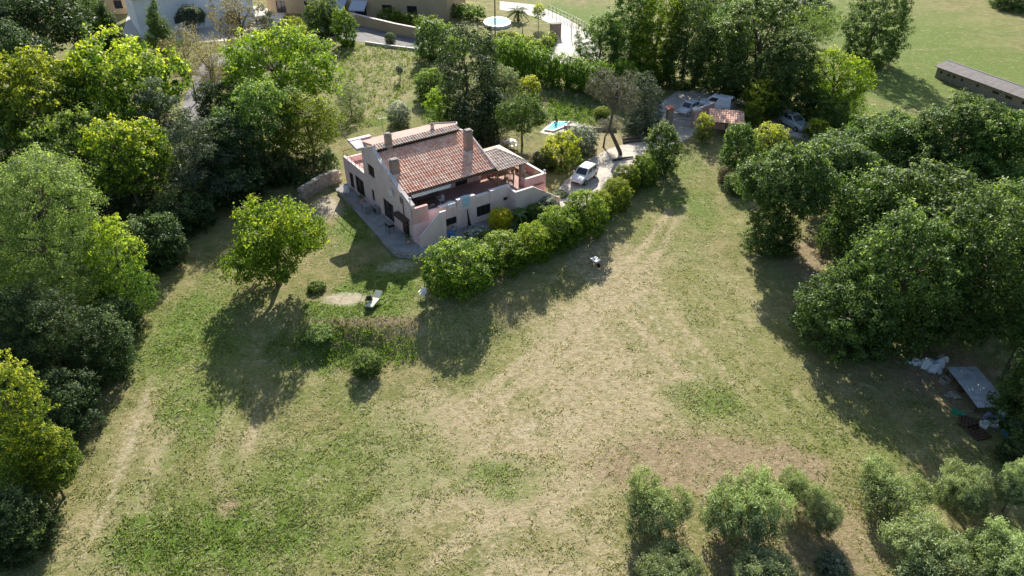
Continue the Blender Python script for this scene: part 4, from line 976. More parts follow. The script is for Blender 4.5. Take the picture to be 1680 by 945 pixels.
# annex with roof terrace behind the gable
mb = MB()
AH = [(10.5, 12.6, .3, 2.2), (13.1, 14.1, .3, 2.0)]
wall(mb, 10.0, 15.2, -.3, lambda s: 3.3 + 0 * s, AH, plX(.0), .25); mb.box(.25, 5.0, 15.0, 15.25, -.3, 3.1)
mb.build('annex_wall', M['plaster'], house)
for h in AH: window(house, plX(0), *h, dep=.12, bars=1, name='door', pane='dark')
mb = MB(); mb.box(.25, 5.0, 10.02, 15.0, 2.3, 2.5); mb.build('roof_terrace', M['terrafloor'], house)
mb = MB(); mb.tube([(.05, 10.1, 3.9), (.05, 15.1, 3.9)], .03, 6); [mb.tube([(.05, 10.1 + k, 3.3), (.05, 10.1 + k, 3.9)], .025, 5) for k in range(6)]; mb.tube([(.05, 15.1, 3.9), (4.9, 15.1, 3.9)], .03, 6); mb.build('railing', M['wood_dark'], house)
mb = MB(); n_ = 20; mb.add([(-.02 - .28 - .05 * math.cos(6.28 * k / n_) , 3.6 + .38 * math.cos(6.28 * k / n_), 3.9 + .38 * math.sin(6.28 * k / n_)) for k in range(n_)] + [(-.2, 3.6, 3.9)], [(k, (k + 1) % n_, n_) for k in range(n_)]); mb.tube([(0, 3.6, 3.6), (-.2, 3.6, 3.6), (-.22, 3.6, 3.9)], .025, 6); mb.build('satellite_dish', M['white'], house)

# paving round the house
def hsheet(name, pts, material, lift, th=.1):
    w_ = [hw(*p) for p in pts]; return sheet(name, None, material, lift, th=th, world=[(a, b) for a, b, c in w_])
o = hsheet('patio', [(.1, 15.5), (-1.5, 15.0), (-1.85, 9.3), (-2.3, 2.0), (-2.5, -1.2), (-1.2, -2.4), (2.0, -2.4), (3.5, -1.9), (10.4, -1.5), (10.4, 0.1), (.1, .1)], M['slab'], .09)
o = hsheet('stair_path', [(15.2, -1.2), (17.2, -1.6), (18.2, -.6), (17.4, .4), (15.4, .4)], M['concrete'], .03)
o = hsheet('patio_step', [(-.1, 9.5), (-.75, 9.5), (-.85, .2), (-.1, .2)], M['slab'], .2)
def block(name, label, cat, local, mt, group=None, world=None, **kw):
    """a small top-level thing modelled in its own axes; local(mb) draws it"""
    mb = MB(); local(mb); o = mb.build(name, M[mt], None, **kw); tag(o, label, cat, group); return o
def stones(name, label, pix, h, wd, mt='stone'):
    pts = [at(*p) for p in pix]; o0 = pts[0]; mb = MB()
    for p, q in zip(pts[:-1], pts[1:]):
        d = q - p; L = np.linalg.norm(d); d = d / L; nrm_ = np.array([-d[1], d[0], 0]); k = max(1, int(L / .55))
        for j in range(k):
            for r in range(max(1, int(h / .35))):
                a = p + d * (j + (.5 * (r % 2))) * L / k - o0; b_ = a + d * (L / k * .96); e = wd * random.uniform(.42, .55); z0 = r * h / max(1, int(h / .35)) + a[2] - .05; z1 = z0 + h / max(1, int(h / .35)) * random.uniform(.93, 1.06)
                e2 = wd * random.uniform(.42, .55)
                mb.hexa([(a[0] - nrm_[0] * e, a[1] - nrm_[1] * e, z0), (b_[0] - nrm_[0] * e2, b_[1] - nrm_[1] * e2, z0), (b_[0] + nrm_[0] * e, b_[1] + nrm_[1] * e, z0), (a[0] + nrm_[0] * e2, a[1] + nrm_[1] * e2, z0),
                         (a[0] - nrm_[0] * e, a[1] - nrm_[1] * e, z1), (b_[0] - nrm_[0] * e2, b_[1] - nrm_[1] * e2, z1), (b_[0] + nrm_[0] * e, b_[1] + nrm_[1] * e, z1), (a[0] + nrm_[0] * e2, a[1] + nrm_[1] * e2, z1)])
    o = mb.build(name, M[mt], None, bevel=.03); o.location = o0; return tag(o, label, 'wall')
stones('stone_wall', 'rough grey stone wall running from the house annex into the wood', [(560, 296), (530, 306), (497, 328)], 1.4, .6)
stones('patio_wall', 'low pale stone wall along the lawn edge of the patio', [(628, 397), (650, 420), (690, 421)], .35, .35)
stones('garden_kerb', 'thin stone edging between the patio and the lawn beside the annex', [(556, 316), (584, 344)], .4, .2)
stones('pool_wall', 'low dark retaining wall between the garden pool and the pine', [(925, 211), (970, 214), (1012, 214)], .5, .3)

# ================================================================ small things round the house
def box_thing(name, label, cat, pos, rz, parts, group=None, scale=1):
    """parts: list of (name, material, [boxes], [tubes]) in local metres"""
    t = thing(name, label, cat, pos, rz, group)
    for nm, mt, bxs, tbs in parts:
        mb = MB()
        for b in bxs: mb.box(*b)
        for tb in tbs: mb.tube(tb[0], tb[1], 7)
        mb.build(nm, M[mt], t, bevel=.008)
    return t
def legs4(w_, d_, h_, r=.02): return [('leg', [], [([(sx * w_, sy * d_, 0), (sx * w_ * .95, sy * d_ * .95, h_)], r)]) for sx in (-1, 1) for sy in (-1, 1)]
def P(px, py, dz=0): p = at(px, py); return (p[0], p[1], p[2] + dz)
def plastic_chair(label, pos, rz, mt, name='garden_chair', group=None):
    t = thing(name, label, 'chair', pos, rz, group)
    mb = MB(); mb.box(-.24, .24, -.24, .22, .40, .44); mb.build('seat', M[mt], t, bevel=.015)
    mb = MB(); mb.prism([(-.24, .44), (-.30, .88), (-.26, .88), (-.20, .44)], 'x', -.23, .23); mb.build('backrest', M[mt], t, bevel=.015)
    for s in (-1, 1):
        mb = MB(); mb.box(s * .27 - .03, s * .27 + .03, -.24, .2, .62, .65); mb.build('armrest', M[mt], t)
    for sx in (-1, 1):
        for y0, hh in ((.2, .62), (-.24, .62)):
            mb = MB(); mb.tube([(sx * .28, y0, 0), (sx * .26, y0 * .95, hh)], .022, 6); mb.build('leg', M[mt], t)
    return t
plastic_chair('white plastic armchair on the lawn next to the largest hedge shrub', P(694, 489), R(160), 'plastic_white')
plastic_chair('black armchair on the lawn next to the cream lounger', P(606, 497), R(20), 'plastic_black')
t = thing('sun_lounger', 'cream sun lounger lying open on the lawn', 'sun lounger', P(615, 498), R(-18))
mb = MB(); mb.box(-.32, .32, -.95, .3, .30, .38); mb.build('mattress', M['cream'], t, bevel=.03)
mb = MB(); mb.prism([(.31, .30), (.95, .62), (.92, .70), (.30, .38)], 'x', -.32, .32); mb.build('backrest', M['cream'], t, bevel=.02)
mb = MB(); mb.box(-.34, .34, -.98, .32, .24, .29); mb.build('frame', M['metal_grey'], t)
for sx in (-1, 1):
    for yy in (-.85, .3):
        mb = MB(); mb.tube([(sx * .3, yy, 0), (sx * .3, yy, .25)], .02, 6); mb.build('leg', M['metal_grey'], t)
# wheelbarrow-like white thing on the meadow
t = thing('wheelbarrow', 'small white wheelbarrow standing alone on the shaded meadow beside the hedge', 'wheelbarrow', P(976, 434), R(30))
mb = MB(); mb.hexa([(-.2, -.3, .3), (.2, -.3, .3), (.2, .25, .3), (-.2, .25, .3), (-.34, -.45, .62), (.34, -.45, .62), (.34, .4, .55), (-.34, .4, .55)]); mb.build('tray', M['plastic_white'], t, bevel=.02)
mb = MB(); mb.tube([(-.06, -.55, .2), (.06, -.55, .2)], .2, 14); mb.build('wheel', M['rubber'], t)
mb = MB(); [mb.tube([(s * .03, -.55, .2), (s * .25, .3, .3), (s * .28, .9, .5)], .02, 6) for s in (-1, 1)]; [mb.tube([(s * .2, .25, .3), (s * .22, .3, 0)], .02, 6) for s in (-1, 1)]; mb.build('frame', M['plastic_black'], t)

# against the gable wall
t = thing('garden_table', 'small grey table against the gable wall', 'table', hw(-.9, 8.3, .1), HRZ)
mb = MB(); mb.box(-.35, .35, -.6, .6, .70, .75); mb.build('table_top', M['metal_grey'], t, bevel=.01)
for sx in (-1, 1):
    for sy in (-1, 1): mb = MB(); mb.box(sx * .3 - .03, sx * .3 + .03, sy * .5 - .03, sy * .5 + .03, 0, .70); mb.build('leg', M['metal_grey'], t)
box_thing('air_conditioner', 'grey outdoor air conditioning unit between the gable windows and double door', 'air conditioner', hw(-.35, 7.3, .1), HRZ, [('casing', 'metal_grey', [(-.18, .18, -.42, .42, .1, .75)], []), ('grille', 'dark', [(-.2, -.183, -.3, .15, .18, .67)], []), ('foot', 'metal', [(-.15, .15, -.35, -.28, 0, .1)], []), ('foot', 'metal', [(-.15, .15, .28, .35, 0, .1)], [])])
box_thing('barbecue', 'dark barbecue grill standing near the canopied side door', 'barbecue', hw(-.9, 3.2, .1), HRZ, [('grill', 'plastic_black', [(-.3, .3, -.4, .4, .65, .85)], []), ('lid', 'metal_grey', [(-.27, .27, -.37, .37, .853, .98)], [])] + [('leg', 'plastic_black', [(sx * .25 - .02, sx * .25 + .02, sy * .34 - .02, sy * .34 + .02, 0, .65)], []) for sx in (-1, 1) for sy in (-1, 1)])
def pot(label, pos, r=.22, mt='tile', pm='broad', pr=.3, grp='potted plants'):
    t = thing('potted_plant', label, 'potted plant', pos, 0, grp)
    mb = MB(); mb.tube([(0, 0, 0), (0, 0, r * 1.5)], [r * .7, r], 12); mb.build('pot', M[mt], t, smooth=False)
    cm = crown('foliage', [(0, 0, r * 1.5 + pr * .8, pr, pr, pr)], 260, .12, .5, .14, 10, .3); link('foliage', cm, LM[pm], t)
pot('potted plant at the corner of the terrace beneath the awning', hw(.75, .9, 2.15), pm='white')
pot('potted plant on the patio beside the canopied side door', hw(-.45, .35, .1), pm='broad')
pot('potted plant beside the annex door', hw(-.5, 10.4, .1), pm='olive')
pot('potted plant on the bright end of the terrace by the pink parapet', hw(14.6, .8, 2.15), pm='olive')
pot('potted plant in front of the brick pier', hw(13.3, 1.05, 2.15), pm='white')
box_thing('storage_barrel', 'white barrel outside the annex', 'barrel', hw(-.8, 13.3, .1), 0, [('drum', 'white', [], [([(0, 0, 0), (0, 0, .12), (0, 0, .75), (0, 0, .9)], [.28, .32, .32, .26])]), ('lid', 'metal_grey', [], [([(0, 0, .9), (0, 0, .95)], [.2, .2])])])
# garden clutter under the terrace
box_thing('blue_bin', 'bright blue tub by the foot of the stair', 'tub', hw(3.3, -1.1, .09), 0, [('tub', 'blue', [], [([(0, 0, 0), (0, 0, .55)], [.24, .32])]), ('rim', 'blue', [], [([(0, 0, .55), (0, 0, .6)], [.35, .35])])])
box_thing('black_bag', 'black covered heap beside the blue tub', 'bag', hw(2.3, -1.75, .09), 0, [('sack', 'plastic_black', [], [([(0, 0, 0), (0, 0, .15), (.03, 0, .38), (0, .02, .5)], [.4, .45, .32, .08])])])
for k, (x, lb) in enumerate(((3.5, 'grey bicycle leaning on the terrace wall under the arched window'),)):
    t = thing('bicycle', lb, 'bicycle', hw(x, -.35, .09), HRZ)
    for nm, xx in (('wheel', -.5), ('wheel', .5)):
        mb = MB(); mb.tube([(xx + .32 * math.cos(a_ * .3927), .0, .34 + .32 * math.sin(a_ * .3927)) for a_ in range(17)], .022, 5, cap=False); mb.build(nm, M['rubber'], t)
    mb = MB(); mb.tube([(-.5, 0, .34), (-.15, 0, .85), (.38, 0, .85), (.5, 0, .34)], .025, 6); mb.tube([(-.5, 0, .34), (0, 0, .3), (.38, 0, .8)], .02, 6); mb.tube([(0, 0, .3), (-.17, 0, .92)], .02, 6); mb.build('frame', M['metal_grey'], t)
    mb = MB(); mb.box(-.28, -.06, -.06, .06, .92, .97); mb.build('saddle', M['rubber'], t, bevel=.02)
    mb = MB(); mb.tube([(.36, -.25, .98), (.38, 0, .95), (.36, .25, .98)], .018, 6); mb.build('handlebar', M['rubber'], t)
t = thing('folded_parasol', 'dark folded parasol leaning between the two terrace windows', 'parasol', hw(5.6, -.6, .09), HRZ)
mb = MB(); mb.tube([(0, 0, 0), (0, .35, 2.0)], .025, 6); mb.build('pole', M['metal'], t)
mb = MB(); mb.tube([(0, .07, .35), (0, .12, .7), (0, .33, 1.9)], [.2, .13, .04], 8); mb.build('canopy', M['plastic_black'], t)
t = thing('beach_towel', 'pale turquoise towel hanging over the terrace parapet', 'towel', hw(0, 0, 0), HRZ)
mb = MB(); mb.box(5.2, 5.95, -.20, -.175, 2.3, 3.2); mb.box(5.2, 5.95, -.175, .3, 3.2, 3.22); mb.build('cloth', M['turq'], t)
t = thing('white_rag', 'white cloth hanging on the parapet above the arched window', 'cloth', hw(0, 0, 0), HRZ)
mb = MB(); mb.box(3.6, 4.4, -.20, -.185, 2.6, 3.03); mb.box(3.6, 4.4, -.185, .3, 3.015, 3.03); mb.build('cloth', M['white'], t)
# terrace furniture
def ttable(label, x, y, mt='wood', w_=.8, d_=.5, nm='terrace_table'):
    t = thing(nm, label, 'table', hw(x, y, 2.15), HRZ)
    mb = MB(); mb.box(-w_, w_, -d_, d_, .71, .76); mb.build('table_top', M[mt], t, bevel=.01)
    for sx in (-1, 1):
        for sy in (-1, 1): mb = MB(); mb.box(sx * (w_ - .1) - .035, sx * (w_ - .1) + .035, sy * (d_ - .08) - .035, sy * (d_ - .08) + .035, 0, .71); mb.build('leg', M[mt], t)
ttable('wooden table under the pergola', 11.6, 2.9); ttable('dark table under the awning of the terrace', 2.6, 1.9, 'wood_dark', .9, .45)
GC = 'wooden chairs round the pergola table'
plastic_chair('wooden chair on the garden side of the pergola table', hw(11.4, 1.95, 2.15), HRZ, 'wood', 'terrace_chair', GC)
plastic_chair('wooden chair at the pink parapet end of the pergola table', hw(12.8, 2.9, 2.15), HRZ + R(90), 'wood', 'terrace_chair', GC)
plastic_chair('wooden chair at the roof end of the pergola table', hw(10.4, 2.9, 2.15), HRZ - R(90), 'wood', 'terrace_chair', GC)
GD = 'chairs under the terrace awning'
plastic_chair('dark chair on the gable side of the awning table', hw(1.3, 1.7, 2.15), HRZ - R(90), 'metal_grey', 'terrace_chair', GD)
plastic_chair('dark chair in front of the awning table', hw(2.5, 1.1, 2.15), HRZ, 'metal_grey', 'terrace_chair', GD)
plastic_chair('pale chair at the far end of the awning table', hw(4.0, 1.9, 2.15), HRZ + R(90), 'plastic_white', 'terrace_chair', GD)
box_thing('yellow_crate', 'small yellow box on the terrace beside the awning chairs', 'crate', hw(4.6, 1.3, 2.15), HRZ, [('crate', 'cream', [(-.2, .2, -.15, .15, 0, .3)], []), ('rim', 'cream', [(-.22, .22, -.17, .17, .3, .34)], [])])
box_thing('terrace_bench', 'low wooden bench along the pink parapet', 'bench', hw(14.2, 3.2, 2.15), HRZ, [('seat', 'wood', [(-.2, .2, -.8, .8, .4, .46)], []), ('leg', 'wood', [(-.17, .17, -.7, -.6, 0, .4)], []), ('leg', 'wood', [(-.17, .17, .6, .7, 0, .4)], [])])
def globe(label, pos):
    t = thing('globe_lamp', label, 'lamp', pos, 0, 'globe lamps on the terrace parapet'); n = 12
    mb = MB(); mb.tube([(0, 0, 0), (0, 0, .12)], .04, 8); mb.build('stem', M['metal_grey'], t)
    mb = MB(); mb.tube([(0, 0, .1 + .15 * (1 - math.cos(math.pi * k / 8))) for k in range(9)], [max(.01, .15 * math.sin(math.pi * k / 8)) for k in range(9)], 12); mb.build('globe', M['plastic_white'], t, smooth=True)
globe('white globe lamp at the outer corner of the pink parapet', hw(15.1, .3, 3.0)); globe('white globe lamp on the parapet beside the awning corner', hw(.14, .55, 4.1))

# white furniture group behind the house
t = thing('garden_table', 'round white garden table in the shade behind the pergola', 'table', P(838, 240), 0)
mb = MB(); mb.tube([(0, 0, .7), (0, 0, .74)], .6, 20); mb.build('table_top', M['white'], t); mb = MB(); mb.tube([(0, 0, 0), (0, 0, .05), (0, 0, .1), (0, 0, .7)], [.3, .3, .05, .05], 10); mb.build('leg', M['white'], t)
GW = 'white chairs behind the pergola'
plastic_chair('white garden chair on the house side of the round table', P(828, 237), R(-60), 'plastic_white', group=GW)
plastic_chair('white garden chair on the pool side of the round table', P(846, 243), R(100), 'plastic_white', group=GW)

# ================================================================ pools
sheet('pool_terrace', [(885, 218), (905, 199), (945, 198), (960, 206), (935, 216), (905, 222)], M['concrete'], .03, th=.05)
def make_pool(label, rim_px, water_px, h):
    t = thing('swimming_pool', label, 'swimming pool', (0, 0, 0))
    for nm, px, mt, z1 in (('rim', rim_px, 'white', h), ('water', water_px, 'water', h + .012)):
        pts = [flat(*p) for p in px]; n = len(pts); mb = MB()
        mb.add([(p[0], p[1], z1) for p in pts] + [(p[0], p[1], .0 if nm == 'rim' else h - .02) for p in pts], [tuple(range(n))] + [(k, (k + 1) % n, n + (k + 1) % n, n + k) for k in range(n)])
        mb.build(nm, M[mt], t)
make_pool('turquoise garden pool behind the round olive-yellow shrub', [(893, 215), (909, 201), (935, 201), (928, 209), (908, 217)], [(896, 214), (910, 202.5), (931, 202.5), (925, 208.5), (907, 215.5)], .2)
ell_px = lambda cx, cy, rx, ry: [(cx + rx * math.cos(6.283 * k / 16), cy - ry * math.sin(6.283 * k / 16)) for k in range(16)]
make_pool('round turquoise pool between the two far hedges', ell_px(816, 40, 23, 8.5), ell_px(816, 39.5, 17, 6), .5)

# ================================================================ vehicles
def car(label, front_px, rear_px, L, W, H, paint, style='hatch', cat='car', name='parked_car', group='parked cars'):
    a, b = at(*front_px), at(*rear_px); d = a - b; rz = math.atan2(d[1], d[0]); c = (a + b) / 2
    t = thing(name, label, cat, (c[0], c[1], c[2] + .02), rz, group)
    h = L / 2; w = W / 2; zb = H * .60; low = .28
    # body: stations along x (front positive): (x, z top, half width)
    prof = {'hatch': [(-h, .62 * H, .80), (-h + .12, .66 * H, .95), (-h * .4, .63 * H, 1), (h * .25, .60 * H, 1), (h * .55, .58 * H, .98), (h * .88, .48 * H, .90), (h, .36 * H, .72)],
            'van': [(-h, .60 * H, .93), (-h + .1, .60 * H, .98), (-h * .3, .60 * H, 1), (h * .35, .58 * H, 1), (h * .62, .55 * H, .97), (h * .9, .46 * H, .9), (h, .34 * H, .75)],
            'estate': [(-h, .60 * H, .84), (-h + .12, .64 * H, .95), (-h * .4, .62 * H, 1), (h * .2, .60 * H, 1), (h * .45, .60 * H, .98), (h * .88, .54 * H, .9), (h, .40 * H, .76)]}[style]
    V = []; Fc = []
    for x, z, k in prof:
        ww = w * k; V += [(x, -ww * .92, low), (x, -ww, low + .14), (x, -ww, z - .12), (x, -ww * .90, z), (x, -ww * .4, z + .03), (x, ww * .4, z + .03), (x, ww * .90, z), (x, ww, z - .12), (x, ww, low + .14), (x, ww * .92, low)]
    n = 10
    for i_ in range(len(prof) - 1):
        for k in range(n): Fc.append((i_ * n + k, i_ * n + (k + 1) % n, (i_ + 1) * n + (k + 1) % n, (i_ + 1) * n + k))
    Fc += [tuple(range(n))[::-1], tuple((len(prof) - 1) * n + k for k in range(n))]
    mb = MB(); mb.add(V, Fc)
    # greenhouse
    g = {'hatch': (-h * .92, h * .50, -h * .78, h * .12), 'van': (-h * .985, h * .62, -h * .95, h * .25), 'estate': (-h * .93, h * .42, -h * .80, h * .06)}[style]
    z0, z1 = zb - .03, H; rw = .80 if style != 'van' else .88; bw = .93
    A = [(g[0], -w * bw, z0), (g[1], -w * bw * .94, z0), (g[1], w * bw * .94, z0), (g[0], w * bw, z0)]
    B = [(g[2], -w * rw, z1 - .05), (g[3], -w * rw * .96, z1 - .05), (g[3], w * rw * .96, z1 - .05), (g[2], w * rw, z1 - .05)]
    Ct = [(g[2] + .12, -w * rw * .8, z1), (g[3] - .12, -w * rw * .78, z1), (g[3] - .12, w * rw * .78, z1), (g[2] + .12, w * rw * .8, z1)]
    mb.add(A + B + Ct, [(0, 1, 5, 4), (1, 2, 6, 5), (2, 3, 7, 6), (3, 0, 4, 7), (4, 5, 9, 8), (5, 6, 10, 9), (6, 7, 11, 10), (7, 4, 8, 11), (8, 9, 10, 11)])
    mb.build('body', M[paint], t, bevel=.03)
    A_, B_ = [Vector(p) for p in A], [Vector(p) for p in B]
    def pane(nm, p, q, r, s, u0, u1, v0, v1):   # p,q bottom edge; s,r top edge
        f = lambda u, v: (p.lerp(q, u)).lerp(s.lerp(r, u), v)
        nn = (q - p).cross(s - p).normalized() * .012
        pts = [f(u0, v0) + nn, f(u1, v0) + nn, f(u1, v1) + nn, f(u0, v1) + nn]; m_ = MB(); m_.add(pts + [x - nn * .9 for x in pts], [(0, 1, 2, 3), (4, 7, 6, 5), (0, 4, 5, 1), (1, 5, 6, 2), (2, 6, 7, 3), (3, 7, 4, 0)]); m_.build(nm, M['glass'], t)
    pane('windscreen', A_[1], A_[2], B_[2], B_[1], .07, .93, .14, .95)
    pane('rear_window', A_[3], A_[0], B_[0], B_[3], .12, .88, .25, .9)
    rngs = [(.58, .90)] if style == 'van' else [(.06, .30), (.34, .60), (.63, .90)] if style == 'estate' else [(.08, .45), (.50, .90)]
    for u0, u1 in rngs: pane('side_window', A_[0], A_[1], B_[1], B_[0], u0, u1, .2, .88); pane('side_window', A_[2], A_[3], B_[3], B_[2], 1 - u1, 1 - u0, .2, .88)
    for sx in (h * .62, -h * .60):
        for sy in (-1, 1):
            m_ = MB(); m_.tube([(sx, sy * (w - .2), .31), (sx, sy * (w + .01), .31)], .31, 18); wl = m_.build('wheel', M['rubber'], t)
            m_ = MB(); m_.tube([(sx, sy * (w + .012), .31), (sx, sy * (w + .025), .31)], .19, 12); m_.build('rim', M['metal'], wl)
    for sy in (-1, 1):
        m_ = MB(); m_.box(h * .90, h * .99, sy * w * .62 - .14, sy * w * .62 + .14, .37 * H, .45 * H); m_.build('headlight', M['lamp'], t, bevel=.02)
        m_ = MB(); m_.box(-h - .01, -h + .12, sy * w * .78 - .08, sy * w * .78 + .08, .44 * H, .60 * H); m_.build('tail_light', M['tail'], t)
        m_ = MB(); m_.box(g[1] - .45, g[1] - .3, sy * (w + .08) - .07, sy * (w + .08) + .07, z0 + .02, z0 + .16); m_.build('mirror', M['plastic_black' if style == 'van' else paint], t, bevel=.02)
    m_ = MB(); m_.box(h - .12, h + .02, -w * .6, w * .6, .25, .42); m_.build('front_bumper', M['plastic_black'], t, bevel=.02); m_ = MB(); m_.box(-h - .03, -h + .1, -w * .7, w * .7, .28, .40); m_.build('rear_bumper', M['plastic_black'], t, bevel=.02)
    if style == 'estate':
        for sy in (-1, 1): m_ = MB(); m_.tube([(g[2] + .2, sy * w * .62, z1 + .05), (g[3] - .2, sy * w * .62, z1 + .05)], .025, 6); m_.build('roof_rail', M['metal'], t)
    return t
car('white hatchback on the driveway in front of the round olive-yellow shrub', (944, 305), (971, 285), 3.75, 1.68, 1.5, 'carwhite')
car('white panel van parked in the yard under the trees', (1147, 174), (1199, 184), 4.5, 1.85, 1.9, 'carwhite', 'van', 'van', 'parked_van', None)
car('pale blue hatchback just behind the gate', (1117, 191), (1140, 180), 3.6, 1.6, 1.5, 'carpale')
car('silver estate car with roof rails behind the golden dome shrubs', (1318, 217), (1284, 200), 4.5, 1.8, 1.65, 'carsilver', 'estate')

# ================================================================ gate, shelter, far buildings
GP = [(1096, 207), (1139, 209)]
for k, lb in enumerate(('red-capped gate pillar on the cedar side of the gate', 'pale gate pillar beside the tiled shelter')):
    t = thing('gate_pillar', lb, 'pillar', P(*GP[k]), R(10), 'gate pillars')
    mb = MB(); mb.box(-.35, .35, -.35, .35, -.1, 2.3); mb.build('shaft', M['brick' if k == 0 else 'pink'], t); mb = MB(); mb.prism([(-.5, 2.3), (.5, 2.3), (.5, 2.38), (0, 2.6), (-.5, 2.38)], 'y', -.5, .5); mb.build('cap', M['red' if k == 0 else 'coping'], t)
a, b = at(1099, 208), at(1136, 210); L = float(np.linalg.norm(b - a)); t = thing('driveway_gate', 'grey barred driveway gate closed between its two pillars', 'gate', tuple(a), math.atan2(b[1] - a[1], b[0] - a[0]))
mb = MB(); [mb.box(0, L, -.03, .03, z, z + .07) for z in (.12, 1.0, 1.85)]; mb.build('frame', M['metal_grey'], t)
mb = MB(); k = .06
while k < L: mb.box(k, k + .07, -.02, .02, .19, 1.85); k += .13
mb.build('bars', M['metal_grey'], t)
a = at(1164, 222); b = at(1212, 226); rz = math.atan2(b[1] - a[1], b[0] - a[0]); L = float(np.linalg.norm(b - a))
t = thing('tiled_shelter', 'open shelter with terracotta roof beside the gate', 'shelter', tuple(a), rz)
tl = tiles('roof', -.4, L + .3, -.5, 2.6, lambda y: 2.0 + y * .18, M['tile'], t); mb = MB(); mb.prism([(-.45, 1.76), (2.5, 2.3), (2.5, 2.38), (-.45, 1.86)], 'x', -.35, L + .2); mb.build('roof_deck', M['wood_dark'], tl)
for x in (0, L / 2, L - .1): mb = MB(); mb.box(x - .08, x + .08, -.2, -.04, -.1, 1.82); mb.build('post', M['wood_dark'], t)
mb = MB(); mb.box(-.2, L, 2.3, 2.48, -.1, 2.2); mb.build('back_wall', M['pink'], t)
a = at(1139, 203); b = at(1168, 192)
t = thing('boundary_wall', 'short pink plastered wall between gate and tiled shelter', 'wall', tuple(a), math.atan2(b[1] - a[1], b[0] - a[0])); L = float(np.linalg.norm(b - a))
mb = MB(); mb.box(.4, L, -.12, .12, -.1, 1.9); mb.build('wall', M['pink'], t); mb = MB(); mb.box(.35, L + .05, -.18, .18, 1.9, 1.98); mb.build('coping', M['coping'], t)
# log heap by the driveway
g = random.Random(4)
for k, (x, y, L, lb) in enumerate(((1040, 228, 3.0, 'pale split log lying on the driveway edge'), (1052, 233, 4.6, 'long dark log beside the split log'), (1022, 262, 2.6, 'short log near the base of the bent pine'))):
    t = thing('log', lb, 'log', P(x, y, .14), g.uniform(.1, .8), 'logs by the driveway')
    mb = MB(); mb.tube([(-L / 2, 0, 0), (0, .08, .02), (L / 2, 0, 0)], [.15, .13, .1], 9); mb.build('wood', M['bark_pale' if k == 0 else 'bark'], t)
def facade(name, label, p0, p1, H, depth_, mt, openings=(), rmat='tile_pale', cat='building', awn=()):
    a, b = at(*p0), at(*p1); L = float(np.linalg.norm(b - a)); rz = math.atan2(b[1] - a[1], b[0] - a[0])
    t = thing(name, label, cat, tuple(a), rz); mb = MB()
    top = lambda s: H
    wall(mb, 0, L, -.2, top, list(openings), plY(0), .3); mb.box(0, .3, .3, depth_, -.2, H); mb.box(L - .3, L, .3, depth_, -.2, H); mb.box(.3, L - .3, depth_ - .3, depth_, -.2, H)
    mb.build('wall', M[mt], t)
    for h in openings: window(t, plY(0), *h, dep=.12, bars=1, name='window' if h[2] > .2 else 'door')
    mb = MB(); mb.prism([(-.5, H), (depth_ / 2, H + depth_ * .18), (depth_ + .5, H), (depth_ + .5, H + .15), (depth_ / 2, H + depth_ * .18 + .15), (-.5, H + .15)], 'x', -.4, L + .4); mb.build('roof', M[rmat], t)
    for x, w_ in awn:
        mb = MB(); mb.add([(x, -.02, 3.0), (x + w_, -.02, 3.0), (x + w_, -2.2, 1.7), (x, -2.2, 1.7)], [(0, 1, 2, 3)]); mb.add([(x, -.02, 2.95), (x + w_, -.02, 2.95), (x + w_, -2.2, 1.65), (x, -2.2, 1.65)], [(3, 2, 1, 0)]); mb.add([(x, -2.2, 1.7), (x + w_, -2.2, 1.7), (x + w_, -2.2, 1.5), (x, -2.2, 1.5)], [(0, 1, 2, 3)])
        mb.build('awning', M['awning'], t)
    return t
facade('white_building', 'long white building in shade above the yellow-topped trees', (232, 58), (420, 34), 6, 14, 'bluewall', [(1.5, 3.2, 0, 2.3), (6, 7.2, 1.2, 2.4), (10, 11.2, 1.2, 2.4), (15, 17, 0, 2.2)])
facade('ochre_house', 'ochre building with dark windows behind the evergreen trees', (120, 26), (222, 22), 6.5, 12, 'ochre', [(2, 3.2, 1, 2.6), (5, 6.4, 1, 2.6), (8, 9.5, 1, 2.6), (2, 3.2, 3.8, 5.2), (5, 6.4, 3.8, 5.2)])
facade('ochre_villa', 'ochre villa with two pale awnings beyond the village road', (440, 20), (735, 34), 6, 14, 'ochre', [(2, 4, 0, 2.3), (8, 10, 0, 2.4), (14.2, 16.6, 0, 2.6), (18.4, 20.8, 0, 2.6), (24, 26, .8, 2.4), (29, 31, .8, 2.4)], awn=((13.8, 3.2), (18.0, 3.2)))
def lowwall(name, label, pix, H, th, mt, capm='coping', cat='wall'):
    pts = [at(*p) for p in pix]; t = thing(name, label, cat, tuple(pts[0])); mb = MB(); cp = MB()
    for p, q in zip(pts[:-1], pts[1:]):
        d = (q - p) / np.linalg.norm(q - p); n_ = np.array([-d[1], d[0], 0]) * th / 2; p = p - pts[0]; q = q - pts[0]
        for m_, e, z0, z1 in ((mb, 1, -.2, H), (cp, 1.35, H, H + .07)):
            V = [(p - n_ * e), (q - n_ * e), (q + n_ * e), (p + n_ * e)]; m_.hexa([(v_[0], v_[1], v_[2] + z0) for v_ in V] + [(v_[0], v_[1], v_[2] + z1) for v_ in V])
    mb.build('wall', M[mt], t); cp.build('coping', M[capm], t); return t
lowwall('retaining_wall', 'ochre retaining wall below the clipped roadside hedge', [(578, 38), (610, 46), (650, 56), (690, 64)], 1.8, .4, 'ochre')
lowwall('kerb_wall', 'low pale kerb on the lawn side of the village road', [(600, 72), (640, 78), (690, 84)], .35, .3, 'concrete')
